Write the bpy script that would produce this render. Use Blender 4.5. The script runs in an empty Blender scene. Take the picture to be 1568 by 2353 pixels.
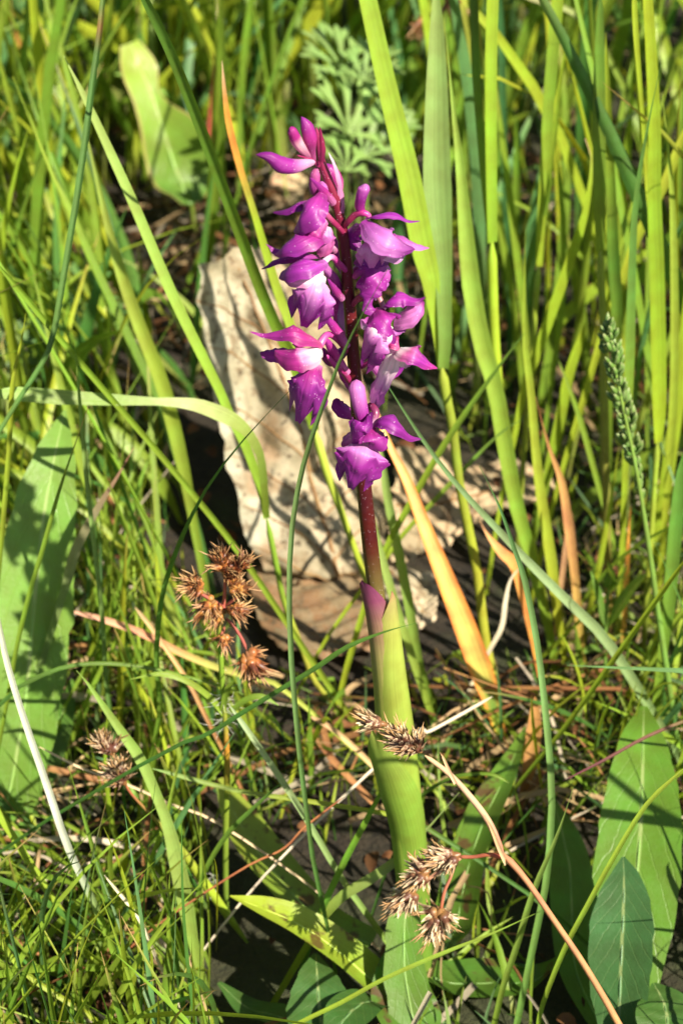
import bpy, math, random
import numpy as np
from mathutils import Vector, noise
R = math.radians
random.seed(11); rng = np.random.default_rng(11)
S = bpy.context.scene
# ------------------------------------------------------------------ camera
CAM_Y, CAM_Z, PITCH, VF = -0.40, 0.386, R(35), R(24.1)
W, H = 1568.0, 2352.0                       # tracing frame
cam = bpy.data.cameras.new("Camera"); co = bpy.data.objects.new("Camera", cam)
S.collection.objects.link(co); S.camera = co
co.location = (0, CAM_Y, CAM_Z); co.rotation_euler = (math.pi/2 - PITCH, 0, 0)
cam.sensor_fit = 'VERTICAL'; cam.sensor_height = 36.0; cam.lens = 18.0/math.tan(VF/2)
cam.clip_start = 0.01; cam.clip_end = 500
cam.dof.use_dof = True; cam.dof.focus_distance = 0.435; cam.dof.aperture_fstop = 33
# ------------------------------------------------------------------ world, sun
SUN_AZ, SUN_EL = R(138), R(42)              # azimuth from +Y towards +X
wd = bpy.data.worlds.new("World"); S.world = wd; wd.use_nodes = True
nt = wd.node_tree; nt.nodes.clear()
sky = nt.nodes.new('ShaderNodeTexSky'); sky.sky_type = 'NISHITA'; sky.sun_disc = False
sky.sun_elevation = SUN_EL; sky.sun_rotation = SUN_AZ
bg = nt.nodes.new('ShaderNodeBackground'); bg.inputs[1].default_value = 0.05
wo = nt.nodes.new('ShaderNodeOutputWorld')
nt.links.new(sky.outputs[0], bg.inputs[0]); nt.links.new(bg.outputs[0], wo.inputs[0])
sl = bpy.data.lights.new("Sun", 'SUN'); sl.energy = 5.0; sl.angle = R(0.5); sl.color = (1.0, .91, .74)
so = bpy.data.objects.new("Sun", sl); S.collection.objects.link(so)
sd = Vector((math.sin(SUN_AZ)*math.cos(SUN_EL), math.cos(SUN_AZ)*math.cos(SUN_EL), math.sin(SUN_EL)))
so.rotation_euler = sd.to_track_quat('Z', 'Y').to_euler(); so.location = sd*3
vs = S.view_settings; vs.view_transform = 'Standard'; vs.look = 'None'; vs.gamma = 1; vs.exposure = 1.22
vs.use_curve_mapping = False
S.cycles.max_bounces = 8; S.cycles.transmission_bounces = 6; S.cycles.diffuse_bounces = 4
S.cycles.use_denoising = True
# ------------------------------------------------------------------ pixel to place
RIGHT = np.array((1.,0,0)); FWD = np.array((0, math.cos(PITCH), -math.sin(PITCH))); UP = np.array((0, math.sin(PITCH), math.cos(PITCH)))
CAM = np.array((0, CAM_Y, CAM_Z)); KF = math.tan(VF/2)/(H/2)
def ray(u, v): return FWD + RIGHT*(u-W/2)*KF - UP*(v-H/2)*KF
def P(u, v, Y):                             # the ray's point in the upright plane y = Y
    d = ray(u, v); return CAM + d*((Y-CAM_Y)/d[1])
def G(u, v, z=0.0):                         # the ray's point on the ground
    d = ray(u, v); return CAM + d*((z-CAM_Z)/d[2])
def pxm(p): return max(0.2, float(np.dot(np.asarray(p)-CAM, FWD)))*KF      # metres per pixel at p
def project(p):
    q = np.asarray(p)-CAM; z = q@FWD
    return W/2+(q@RIGHT)/z/KF, H/2-(q@UP)/z/KF
def cs(r, u, t): return RIGHT*r + UP*u - FWD*t       # camera-style direction: right, up, towards camera
# ------------------------------------------------------------------ helpers
def spline(p, n):
    p = np.asarray(p, float); m = len(p)
    if m == 2: return np.array([p[0]+(p[1]-p[0])*t for t in np.linspace(0, 1, n)])
    q = np.vstack([2*p[0]-p[1], p, 2*p[-1]-p[-2]]); out = []
    for t in np.linspace(0, m-1, n):
        i = min(int(t), m-2); f = t-i; a, b, c, d = q[i:i+4]
        out.append(.5*((2*b)+(c-a)*f+(2*a-5*b+4*c-d)*f*f+(3*b-a-3*c+d)*f**3))
    return np.array(out)
def unit(a): return a/np.maximum(np.linalg.norm(a, axis=-1, keepdims=True), 1e-9)
def tangents(c): return unit(np.gradient(c, axis=0))
def frame(c, hint, tw=0):
    T = tangents(c); h = np.asarray(hint, float)
    N = unit(h - (T@h)[:, None]*T); Sd = np.cross(T, N)
    a = np.linspace(0, 1, len(c))[:, None]*tw if np.isscalar(tw) else np.asarray(tw)[:, None]
    return T, N*np.cos(a)+Sd*np.sin(a), Sd*np.cos(a)-N*np.sin(a)
class Bag:                                   # collects patches into one mesh
    def __init__(s): s.v=[]; s.f=[]; s.c=[]; s.uv=[]; s.n=0
    def grid(s, V, C, closed=False, uv=None):
        n, m = V.shape[:2]; k = s.n
        s.v.append(V.reshape(-1, 3)); s.c.append(np.broadcast_to(C, (n, m, 3)).reshape(-1, 3))
        if uv is None:
            uv = np.stack(np.meshgrid(np.linspace(0, 1, n), np.linspace(0, 1, m), indexing='ij')[::-1], -1)
        s.uv.append(uv.reshape(-1, 2)); s.n += n*m
        for i in range(n-1):
            for j in range(m if closed else m-1):
                j2 = (j+1) % m
                s.f.append((k+i*m+j, k+i*m+j2, k+(i+1)*m+j2, k+(i+1)*m+j))
        return s
    def mesh(s, name, origin=(0,0,0)):
        me = bpy.data.meshes.new(name); V = np.vstack(s.v)-np.asarray(origin)
        me.from_pydata(V.tolist(), [], s.f)
        C = np.hstack([np.vstack(s.c), np.ones((len(V), 1))]).astype(np.float32)
        at = me.color_attributes.new('Col', 'FLOAT_COLOR', 'POINT'); at.data.foreach_set('color', C.ravel())
        li = np.empty(len(me.loops), np.int32); me.loops.foreach_get('vertex_index', li)
        me.uv_layers.new(name='UV').data.foreach_set('uv', np.vstack(s.uv)[li].astype(np.float32).ravel())
        me.polygons.foreach_set('use_smooth', np.ones(len(me.polygons), bool))
        return me
def link(name, me, mat, parent=None, loc=(0,0,0)):
    if not me.materials: me.materials.append(mat)
    o = bpy.data.objects.new(name, me); S.collection.objects.link(o)
    if parent is not None: o.parent = parent
    else: o.location = loc
    return o
def org(root):
    while root.parent: root = root.parent
    return np.array(root.location)
def part(name, bag, mat, parent): return link(name, bag.mesh(name, org(parent)), mat, parent)
def top(name, bag, mat, loc, label, cat, group=None):
    o = link(name, bag.mesh(name, loc), mat, None, loc); return tag(o, label, cat, group)
def tag(o, label, cat, group=None):
    o['label'] = label; o['category'] = cat
    if group: o['group'] = group
    return o
def thing(name, loc, label, cat, group=None):
    o = bpy.data.objects.new(name, None); o.empty_display_size = .01; S.collection.objects.link(o); o.location = loc
    return tag(o, label, cat, group)
def stops(t, st):                            # colour stops along t
    t = np.asarray(t); x = [a for a, _ in st]
    return np.stack([np.interp(t, x, [c[k] for _, c in st]) for k in range(3)], -1)
def ribbon(bag, c, w, hint, col, fold=.25, tw=0., across=5, edge=None):
    T, N, Sd = frame(c, hint, tw); s = np.linspace(-1, 1, across)
    w = np.asarray(w)[:, None, None]
    V = c[:, None]+Sd[:, None]*w*s[None, :, None]+N[:, None]*w*fold*(np.abs(s)**1.3)[None, :, None]
    n = len(c); L = np.concatenate([[0], np.cumsum(np.linalg.norm(np.diff(c, axis=0), axis=1))])
    uv = np.stack([np.broadcast_to(s*.5+.5, (n, across)), np.broadcast_to(L[:, None]*10, (n, across))], -1)
    C = np.repeat(col[:, None], across, 1).copy()
    if edge is not None: C = C*(1-np.abs(s)[None, :, None]**3)+np.asarray(edge)*np.abs(s)[None, :, None]**3
    bag.grid(V, C, uv=uv); return V
def tube(bag, c, r, col, k=8, cap=True):
    T = tangents(c); h = np.array((.3, -.8, .5)); N = unit(h-(T@h)[:, None]*T); B = np.cross(T, N)
    a = np.linspace(0, 2*math.pi, k, endpoint=False); r = np.asarray(r, float)
    if cap:
        r = r.copy(); r[-1] *= .25; r[0] *= .6
    V = c[:, None]+r[:, None, None]*(N[:, None]*np.cos(a)[None, :, None]+B[:, None]*np.sin(a)[None, :, None])
    uv = np.stack([np.broadcast_to(a/2/math.pi, (len(c), k)), np.broadcast_to(np.linspace(0, 1, len(c))[:, None], (len(c), k))], -1)
    bag.grid(V, col[:, None] if np.ndim(col) == 2 else np.asarray(col), closed=True, uv=uv); return V
# ------------------------------------------------------------------ materials
def nodes(name):
    m = bpy.data.materials.new(name); m.use_nodes = True; n = m.node_tree; n.nodes.clear(); return m, n
def nd(n, t, **k):
    x = n.nodes.new(t)
    for a, b in k.items():
        if isinstance(a, str) and hasattr(x, a): setattr(x, a, b)
        else: x.inputs[a].default_value = b
    return x
def math_(n, op, a, b=None):
    x = n.nodes.new('ShaderNodeMath'); x.operation = op
    for i, q in enumerate((a, b)):
        if q is None: continue
        if hasattr(q, 'is_linked'): n.links.new(q, x.inputs[i])
        else: x.inputs[i].default_value = q
    return x.outputs[0]
def mixc(n, f, a, b, mode='MIX'):
    x = n.nodes.new('ShaderNodeMix'); x.data_type = 'RGBA'; x.blend_type = mode
    for i, q in ((0, f), (6, a), (7, b)):
        if hasattr(q, 'is_linked'): n.links.new(q, x.inputs[i])
        else: x.inputs[i].default_value = q if i == 0 else (*q, 1) if len(q) == 3 else q
    return x.outputs[2]
def tex(n, kind, vec, scale, detail=3, rough=.55):
    x = n.nodes.new(kind); n.links.new(vec, x.inputs['Vector']); x.inputs['Scale'].default_value = scale
    if kind == 'ShaderNodeTexNoise': x.inputs['Detail'].default_value = detail; x.inputs['Roughness'].default_value = rough
    return x
def rng_(n, v, a, b, c, d):
    x = n.nodes.new('ShaderNodeMapRange'); n.links.new(v, x.inputs[0])
    for i, q in enumerate((a, b, c, d)): x.inputs[i+1].default_value = q
    return x.outputs[0]
def leafy(name, transl=.35, rough=.42, spec=.45, stripe=26., bump=.25, tint=(1.35, 1.15, .45), spots=None, veins=False, grain=900, var=.22, sparkle=0):
    m, n = nodes(name); L = n.links
    at = nd(n, 'ShaderNodeAttribute', attribute_name='Col'); uv = n.nodes.new('ShaderNodeUVMap').outputs[0]
    tc = n.nodes.new('ShaderNodeNewGeometry').outputs['Position']
    mp = nd(n, 'ShaderNodeMapping'); mp.inputs['Scale'].default_value = (stripe, .7, 1); L.new(uv, mp.inputs[0])
    st = tex(n, 'ShaderNodeTexNoise', mp.outputs[0], 1.0, 2).outputs[0]
    big = tex(n, 'ShaderNodeTexNoise', tc, 140., 3).outputs[0]
    fine = tex(n, 'ShaderNodeTexNoise', tc, grain, 3).outputs[0]
    k = math_(n, 'MULTIPLY', rng_(n, st, .25, .75, 1-var, 1+var), rng_(n, big, .3, .7, .82, 1.18))
    col = mixc(n, 1.0, at.outputs['Color'], (1, 1, 1), 'MULTIPLY')
    hs = n.nodes.new('ShaderNodeHueSaturation'); L.new(col, hs.inputs['Color']); L.new(k, hs.inputs['Value'])
    L.new(rng_(n, big, .3, .7, .485, .51), hs.inputs['Hue']); col = hs.outputs[0]; hgt = st
    if veins:
        sx = n.nodes.new('ShaderNodeSeparateXYZ'); L.new(uv, sx.inputs[0])
        ax = math_(n, 'ABSOLUTE', math_(n, 'SUBTRACT', sx.outputs[0], .5))
        d = math_(n, 'SUBTRACT', math_(n, 'MULTIPLY', sx.outputs[1], 9.), math_(n, 'MULTIPLY', ax, 5.))
        d = math_(n, 'ADD', d, math_(n, 'MULTIPLY', big, .9))
        pp = math_(n, 'ABSOLUTE', math_(n, 'SUBTRACT', math_(n, 'FRACT', d), .5))
        vl = rng_(n, pp, 0., .07, 1., 0.)
        mid = rng_(n, ax, .012, .035, 1., 0.)
        net = tex(n, 'ShaderNodeTexVoronoi', tc, 700.); net.feature = 'DISTANCE_TO_EDGE'
        col = mixc(n, math_(n, 'MULTIPLY', vl, .12), col, (.30, .40, .12)); col = mixc(n, math_(n, 'MULTIPLY', mid, .6), col, (.42, .5, .2))
        hgt = math_(n, 'SUBTRACT', math_(n, 'ADD', math_(n, 'MULTIPLY', fine, .35), rng_(n, net.outputs[0], 0, .15, 0., .12)), math_(n, 'MULTIPLY', vl, .7))
    if spots:
        nz = tex(n, 'ShaderNodeTexNoise', tc, 170., 3).outputs[0]; fac = rng_(n, nz, spots, spots+.07, 0., .82)
        col = mixc(n, fac, col, (.10, .035, .022))
    bp = nd(n, 'ShaderNodeBump'); bp.inputs['Strength'].default_value = bump; bp.inputs['Distance'].default_value = .0004; L.new(hgt, bp.inputs['Height'])
    pr = n.nodes.new('ShaderNodeBsdfPrincipled'); L.new(col, pr.inputs['Base Color']); L.new(bp.outputs[0], pr.inputs['Normal'])
    L.new(rng_(n, fine, .3, .7, rough-.1, rough+.14), pr.inputs['Roughness']); pr.inputs['Specular IOR Level'].default_value = spec
    if sparkle:
        sp = tex(n, 'ShaderNodeTexVoronoi', tc, sparkle).outputs[0]; f = rng_(n, sp, .07, .12, .8, 0.)  # surface glints painted as pale dots into the base colour
        col2 = mixc(n, f, col, (1., .8, .95)); L.new(col2, pr.inputs['Base Color'])
    tr = n.nodes.new('ShaderNodeBsdfTranslucent'); L.new(mixc(n, 1., col, tint, 'MULTIPLY'), tr.inputs[0]); L.new(bp.outputs[0], tr.inputs[1])
    mx = nd(n, 'ShaderNodeMixShader'); mx.inputs[0].default_value = transl
    L.new(pr.outputs[0], mx.inputs[1]); L.new(tr.outputs[0], mx.inputs[2])
    ou = n.nodes.new('ShaderNodeOutputMaterial'); L.new(mx.outputs[0], ou.inputs[0]); return m
M_BLADE = leafy('grass_leaf', transl=.38)
M_CULM = leafy('grass_culm', transl=.12, stripe=14, var=.15)
M_DRY = leafy('dry_grass', transl=.25, spec=.2, rough=.6, tint=(1.1, 1., .8), var=.3)
M_BROAD = leafy('broad_leaf', transl=.33, rough=.46, spec=.4, stripe=3, veins=True, bump=.3, var=.08)
M_SPOT = leafy('spotted_leaf', transl=.4, rough=.36, spec=.5, stripe=16, spots=.57, bump=.12, var=.1)
M_PETAL = leafy('orchid_petal', transl=.3, rough=.45, spec=.4, stripe=7, bump=.6, tint=(1.2, .9, 1.2), grain=3500, var=.16, sparkle=1500)
M_OSTEM = leafy('orchid_stem', transl=.04, rough=.38, spec=.5, stripe=10, bump=.15, var=.16, sparkle=1900)
M_SHEATH = leafy('orchid_sheath', transl=.22, rough=.4, spec=.4, stripe=34, bump=.2, var=.12)
M_RUSH = leafy('rush_capsule', transl=.15, rough=.42, spec=.5, stripe=5, bump=.3, tint=(1.1, .9, .6), grain=2500)
def dead_mat():
    m, n = nodes('dead_leaf'); L = n.links
    tc = n.nodes.new('ShaderNodeNewGeometry').outputs['Position']; at = nd(n, 'ShaderNodeAttribute', attribute_name='Col')
    a = tex(n, 'ShaderNodeTexNoise', tc, 60., 5).outputs[0]; b = tex(n, 'ShaderNodeTexNoise', tc, 260., 4, .65).outputs[0]
    f = tex(n, 'ShaderNodeTexNoise', tc, 1500., 3).outputs[0]
    vo = tex(n, 'ShaderNodeTexVoronoi', tc, 420.); vo.feature = 'DISTANCE_TO_EDGE'
    g2 = tex(n, 'ShaderNodeTexNoise', tc, 110., 5, .6).outputs[0]; s2 = tex(n, 'ShaderNodeTexNoise', tc, 520., 3, .5).outputs[0]
    col = mixc(n, rng_(n, a, .53, .63, 0, .75), at.outputs['Color'], (.25, .135, .055))
    col = mixc(n, rng_(n, g2, .47, .58, 0, .55), col, (.17, .155, .085))
    col = mixc(n, rng_(n, b, .545, .61, 0, .7), col, (.13, .075, .03))
    col = mixc(n, rng_(n, s2, .61, .66, 0, .85), col, (.06, .04, .02))
    col = mixc(n, rng_(n, vo.outputs[0], 0, .10, .2, 0), col, (.36, .28, .18))
    col = mixc(n, rng_(n, f, .3, .7, 0., .22), col, (.38, .34, .27))
    bp = nd(n, 'ShaderNodeBump'); bp.inputs['Strength'].default_value = .6; bp.inputs['Distance'].default_value = .0005
    L.new(math_(n, 'ADD', math_(n, 'MULTIPLY', f, .6), b), bp.inputs['Height'])
    pr = n.nodes.new('ShaderNodeBsdfPrincipled'); L.new(col, pr.inputs['Base Color']); L.new(bp.outputs[0], pr.inputs['Normal'])
    pr.inputs['Roughness'].default_value = .62; pr.inputs['Specular IOR Level'].default_value = .25
    tr = n.nodes.new('ShaderNodeBsdfTranslucent'); L.new(mixc(n, 1., col, (1.1, .85, .55), 'MULTIPLY'), tr.inputs[0])
    mx = nd(n, 'ShaderNodeMixShader'); mx.inputs[0].default_value = .2
    L.new(pr.outputs[0], mx.inputs[1]); L.new(tr.outputs[0], mx.inputs[2])
    ou = n.nodes.new('ShaderNodeOutputMaterial'); L.new(mx.outputs[0], ou.inputs[0]); return m
M_DEAD = dead_mat()
def soil_mat():
    m, n = nodes('soil'); L = n.links
    tc = n.nodes.new('ShaderNodeNewGeometry').outputs['Position']
    a = tex(n, 'ShaderNodeTexNoise', tc, 35., 6, .65).outputs[0]; b = tex(n, 'ShaderNodeTexNoise', tc, 320., 5, .7).outputs[0]
    big = tex(n, 'ShaderNodeTexNoise', tc, 3., 4).outputs[0]
    col = mixc(n, rng_(n, b, .3, .7, 0, 1), (.008, .0055, .003), (.04, .027, .014)); col = mixc(n, rng_(n, a, .5, .68, 0, .8), col, (.04, .055, .015))
    col = mixc(n, rng_(n, big, .45, .6, 0, .5), col, (.05, .07, .02))
    bp = nd(n, 'ShaderNodeBump'); bp.inputs['Distance'].default_value = .004; L.new(math_(n, 'ADD', a, b), bp.inputs['Height'])
    pr = n.nodes.new('ShaderNodeBsdfPrincipled'); L.new(col, pr.inputs['Base Color']); L.new(bp.outputs[0], pr.inputs['Normal']); pr.inputs['Roughness'].default_value = .9
    ou = n.nodes.new('ShaderNodeOutputMaterial'); L.new(pr.outputs[0], ou.inputs[0]); return m
# ------------------------------------------------------------------ ground
def ground_z(x, y):
    r = math.hypot(x, y-.15); k = min(1, r/60)
    return .004*noise.noise(Vector((x*14, y*14, 0)))+.0018*noise.noise(Vector((x*70, y*70, 3)))-.004 + k*.0
bag = Bag()
ax = np.concatenate([-np.geomspace(200, .8, 26), np.linspace(-.75, .75, 121), np.geomspace(.8, 200, 26)])
V = np.array([[(x, y+.15, ground_z(x, y+.15)) for x in ax] for y in ax])
bag.grid(V, np.array((.05, .04, .02)))
gr = link('ground', bag.mesh('ground'), soil_mat()); gr['kind'] = 'structure'
# ------------------------------------------------------------------ palette (true leaf colours)
LIME=(.30,.395,.03); MID=(.18,.29,.03); DARK=(.06,.15,.028); BLUE=(.085,.19,.065); PALE=(.33,.45,.17); YEL=(.36,.36,.05)
TAN=(.52,.37,.19); ORA=(.68,.27,.06); BRO=(.30,.14,.055); WHI=(.72,.70,.58); PINK=(.55,.22,.15); OLI=(.2,.22,.03)
def to_ground(c):                             # lengthen a traced line downwards until it stands on the soil
    c = [np.array(p, float) for p in c]
    if c[0][2] > .002:
        d = c[0]-c[1]; d = d/np.linalg.norm(d); d[2] = min(d[2], -.75); k = (c[0][2]+.004)/-d[2]
        if c[0][2] > .02:
            c.insert(0, c[0]+d*k*.5)
            c.insert(0, np.array([c[0][0]+d[0]*k*.35, c[0][1]+d[1]*k*.35, -.004]))
        else: c.insert(0, c[0]+d*k)
    return c
def trace(pts, Y0, Y1, ground=True):
    n = len(pts); a = np.array(pts, float)[:, :2]
    s = np.concatenate([[0], np.cumsum(np.hypot(*np.diff(a, axis=0).T))]); s /= s[-1]
    c = [P(u, v, Y0+(Y1-Y0)*q) for (u, v), q in zip(a, s)]
    return to_ground(c) if ground else c
def blade_bag(pts, Y0, Y1, w, cols, prof='blade', fold=.3, tw=0., rot=0., n=22, ground=True, edge=None):
    """pts from base to tip, w = full width in px (number or list for the traced points)"""
    c0 = trace(pts, Y0, Y1, ground); extra = len(c0)-len(pts)
    ws = np.array([w]*len(pts) if np.isscalar(w) else w, float)*.5
    pm = np.array([pxm(p) for p in c0[extra:]]); ws = ws*pm
    ws = np.concatenate([[ws[0]*.8]*extra, ws])
    c = spline(c0, n); wi = np.interp(np.linspace(0, len(c0)-1, n), np.arange(len(c0)), ws)
    t = np.linspace(0, 1, n)
    if prof == 'blade': wi = wi*np.clip((1-t)*3.2, 0, 1)**.75
    if prof == 'cut': wi = wi*np.clip((1-t)*14, 0, 1)**.6
    wi[-1] = max(wi[-1], 6e-5)
    f0 = extra/max(1, len(c0)-1)
    col = stops(np.clip((t-f0*.8)/(1-f0*.8), 0, 1), cols if isinstance(cols, list) else [(0, cols), (1, cols)])
    jit = 1+.05*rng.standard_normal(3)*np.array([1, .6, 1]); col = np.clip(col*jit, 0, 1)
    hint = cs(math.sin(rot), .15, math.cos(rot))
    b = Bag(); ribbon(b, c, wi, hint, col, fold, tw, 5, edge); return b, c
def blade(pts, Y0, Y1, w, cols, label, group=None, mat=None, name='grass_shoot', cat='grass shoot', **k):
    b, c = blade_bag(pts, Y0, Y1, w, cols, **k)
    return top(name, b, mat or M_BLADE, tuple(c[0]), label, cat, group)
def culm_bag(pts, Y0, Y1, w, cols, n=20, ground=True, k=8):
    c0 = trace(pts, Y0, Y1, ground); extra = len(c0)-len(pts)
    ws = np.array([w]*len(pts) if np.isscalar(w) else w, float)*.5*np.array([pxm(p) for p in c0[extra:]])
    ws = np.concatenate([[ws[0]]*extra, ws]); c = spline(c0, n)
    wi = np.interp(np.linspace(0, len(c0)-1, n), np.arange(len(c0)), ws)
    b = Bag(); tube(b, c, wi, stops(np.linspace(0, 1, n), cols if isinstance(cols, list) else [(0, cols), (1, cols)]), k); return b, c
def gtop(pts): return pts[::-1]
# ------------------------------------------------------------------ the orchid
PUR=(.30,.024,.28); MAG=(.38,.026,.22); DPU=(.17,.010,.165); LIL=(.50,.16,.47); PKW=(.80,.52,.72); WHT=(.88,.82,.80); RED=(.062,.006,.006); RDP=(.27,.02,.085); PNK=(.5,.11,.28)
orchid = thing('orchid', tuple(G(958, 2270)), 'purple flowered orchid with dark red stem rising from spotted leaves', 'orchid')
def PD(u, v, d=0.): 
    p = P(u, v, -.03); r = unit(CAM-p); return p+r*d*.001
STEM = [(958,2275),(950,2110),(940,1960),(925,1800),(905,1640),(888,1520),(873,1420),(858,1320),(845,1210),(836,1120),(828,1030),(820,930),(812,830),(805,730),(798,640),(790,560),(776,480),(756,420),(738,370),(730,320),(726,292)]
SW = [46,44,40,40,40,40,40,39,37,35,33,31,29,28,27,26,24,20,17,12,5]
b = Bag(); c = spline([PD(*p) for p in STEM], 70); c[0][2] = -.004
tw_ = np.interp(np.linspace(0, 1, 70), np.linspace(0, 1, len(SW)), SW)*.5*pxm(PD(830,1100))
tube(b, c, tw_, stops(np.linspace(0, 1, 70), [(0, (.2,.26,.05)), (.30, (.2,.2,.05)), (.38, RED), (.62, (.075,.006,.01)), (.75, (.10,.007,.02)), (1, RDP)]), 14)
part('stem', b, M_OSTEM, orchid)
def sheath(pts, w, cols, d0, wrap=1.9, turn=0., tipcut=None, name='sheath_leaf'):
    """a leaf rolled round the stem: an open tube whose front closes to a slanted edge"""
    n = 26; c = spline([PD(*p) for p in pts], n); ws = np.interp(np.linspace(0, 1, n), np.linspace(0, 1, len(w)), w)*.5*pxm(c[0])
    T = tangents(c); h = cs(math.sin(turn), 0, math.cos(turn)); N = unit(h-(T@h)[:, None]*T); Sd = np.cross(T, N)
    m = 17; V = np.zeros((n, m, 3)); C = np.zeros((n, m, 3)); t = np.linspace(0, 1, n)
    op = np.interp(t, [0, tipcut, 1], [wrap, wrap, .02])
    base = stops(t, cols)
    for j, s in enumerate(np.linspace(-1, 1, m)):
        a = s*op*math.pi/2*.97
        V[:, j] = c+ws[:, None]*(N*np.cos(a)[:, None]+Sd*np.sin(a)[:, None]*1.0)*(1+.10*abs(s))
        C[:, j] = base*(1-.1*abs(s))
    b = Bag(); b.grid(V, C); return part(name, b, M_SHEATH, orchid)
SG=(.34,.40,.075); SG2=(.20,.33,.04)
sheath([(960,2270),(950,2090),(930,1850),(912,1690),(898,1560),(890,1470),(884,1400),(880,1350)], [58,60,72,74,64,56,47,41], [(0,SG2),(.4,(.26,.36,.05)),(.75,SG),(.93,(.40,.36,.12)),(1,(.4,.16,.12))], 0, wrap=1.85, turn=.75, tipcut=.62)
sheath([(958,2265),(948,2090),(926,1850),(905,1690),(890,1560),(876,1450),(864,1390),(850,1340),(842,1318)], [56,58,70,72,60,54,48,41,38], [(0,SG2),(.45,SG),(.66,(.35,.22,.13)),(.8,(.24,.06,.12)),(1,(.17,.028,.10))], 0, wrap=1.85, turn=-.6, tipcut=.62)
sheath([(962,2275),(952,2080),(936,1910),(918,1815),(902,1745),(886,1690),(874,1650)], [62,64,72,84,86,80,68], [(0,(.13,.24,.03)),(.5,SG2),(1,(.30,.40,.08))], 0, wrap=1.6, turn=-.55, tipcut=.3)
# --- petals
def petal(parent, name, pts, w, n=(0,0,1), cup=.35, cols=None, ruf=.06, lip=None, across=13, nn=26, tw=0., mat=None):
    c = spline([PD(*p) for p in pts], nn); ws = np.interp(np.linspace(0, 1, nn), np.linspace(0, 1, len(w)), w)*.57*pxm(c[0])
    # round off between given widths
    ws = np.convolve(np.pad(ws, 2, mode='edge'), np.ones(5)/5, 'valid')
    ws[-1] *= .25 if lip is None else 1
    T, N, Sd = frame(c, cs(*n), tw); s = np.linspace(-1, 1, across); ph = rng.uniform(0, 6.3, 3)
    t = np.linspace(0, 1, nn); V = np.zeros((nn, across, 3)); C = np.zeros((nn, across, 3))
    L = np.ones(across); 
    if lip is not None:
        a = np.abs(s); L = 1-lip*np.exp(-((a-.44)/.13)**2)-.16*np.clip((a-.5)/.5, 0, 1)**2+.02*np.sin(s*14+ph[0])
    idx = np.arange(nn)
    for j in range(across):
        q = t*L[j]*(nn-1); 
        cc = np.stack([np.interp(q, idx, c[:, k]) for k in range(3)], -1)
        wv = np.interp(q, idx, ws); Nq = np.stack([np.interp(q, idx, N[:, k]) for k in range(3)], -1); Sq = np.stack([np.interp(q, idx, Sd[:, k]) for k in range(3)], -1)
        rr = ruf*wv*abs(s[j])**2*(np.sin(t*15+ph[1]+s[j])+.6*np.sin(t*31+ph[2]))
        rr = rr+np.array([.00028*noise.noise(Vector(x*420.)) for x in cc+Sq*(wv*s[j])[:, None]])
        V[:, j] = cc+Sq*(wv*s[j]*(1+.07*np.sin(t*23+ph[0]*s[j])+.02*np.sin(t*47+ph[1])))[:, None]-Nq*(cup*wv*s[j]**2-rr)[:, None]
        C[:, j] = stops(np.clip(t+.12*abs(s[j]), 0, 1), cols)*(1-.16*abs(s[j])**2)
    sv = 1+.16*np.sin(s*11+ph[0])[None, :, None]*np.clip(1.3-t, 0, 1)[:, None, None]; C = np.clip(C*sv*(1+.06*rng.standard_normal(3)), 0, 1)
    b = Bag(); b.grid(V, C); return part(name, b, mat or M_PETAL, parent)
def blob(parent, name, pts, w, cols, mat=None, flat=1., k=10):
    c = spline([PD(*p) for p in pts], 16); r = np.interp(np.linspace(0, 1, 16), np.linspace(0, 1, len(w)), w)*.5*pxm(c[0])
    b = Bag(); tube(b, c, r, stops(np.linspace(0, 1, 16), cols), k); return part(name, b, mat or M_PETAL, parent)
CP=[(0,PNK),(.35,PUR),(1,DPU)]; CPL=[(0,PKW),(.3,LIL),(.7,PUR),(1,PUR)]; CL=[(0,WHT),(.14,WHT),(.34,(.62,.34,.56)),(.6,LIL),(.9,PUR),(1,PUR)]; CM=[(0,(.6,.2,.45)),(.4,MAG),(1,PUR)]; CD=[(0,PUR),(.6,PUR),(1,DPU)]
CB=[(0,PNK),(.5,MAG),(1,(.26,.02,.26))]
# buds at the top
def bud(pts, w, cols=CB): return blob(orchid, 'bud', pts, w, cols)
k1 = bud([(722,372,1),(716,345,2),(712,318,3),(704,290,3),(692,268,3)], [10,18,34,30,5])
k2 = bud([(712,362,2),(694,342,4),(680,322,5),(670,300,6),(663,296,6)], [10,22,28,22,6], [(0,PNK),(.45,(.72,.42,.5)),(.6,MAG),(1,MAG)])
k3 = bud([(722,372,1),(702,376,4),(675,382,6),(645,378,7),(618,360,8),(588,355,8)], [12,22,34,40,24,7], [(0,PKW),(.28,(.7,.35,.6)),(.45,PUR),(1,DPU)])
blob(k3, 'stalk', [(735,382,0),(722,372,1),(700,360,3),(682,356,4)], [12,12,11,6], [(0,RDP),(1,RDP)], M_OSTEM)
k4 = bud([(782,440,-3),(775,420,-4),(764,400,-4),(752,385,-4),(748,376,-4)], [12,30,34,26,8])
k5 = bud([(722,445,-1),(722,425,0),(724,400,0),(728,385,0)], [20,26,24,8], [(0,PUR),(1,PNK)])
k6 = bud([(730,330,-1),(722,315,-2),(716,296,-3)], [10,16,4])
k7 = bud([(778,500,-3),(768,470,-4),(757,450,-5)], [12,22,6])
def bract(pts, w, cols=[(0,PNK),(.6,MAG),(1,(.3,.03,.12))], n=(0,0,1), cup=.6): return petal(orchid, 'bract', pts, w, n, cup, cols, .03, across=5, nn=12)
bract([(738,372,2),(741,345,3),(738,318,3),(734,292,3)], [10,13,9,2], [(0,RDP),(1,(.3,.02,.1))])
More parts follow.
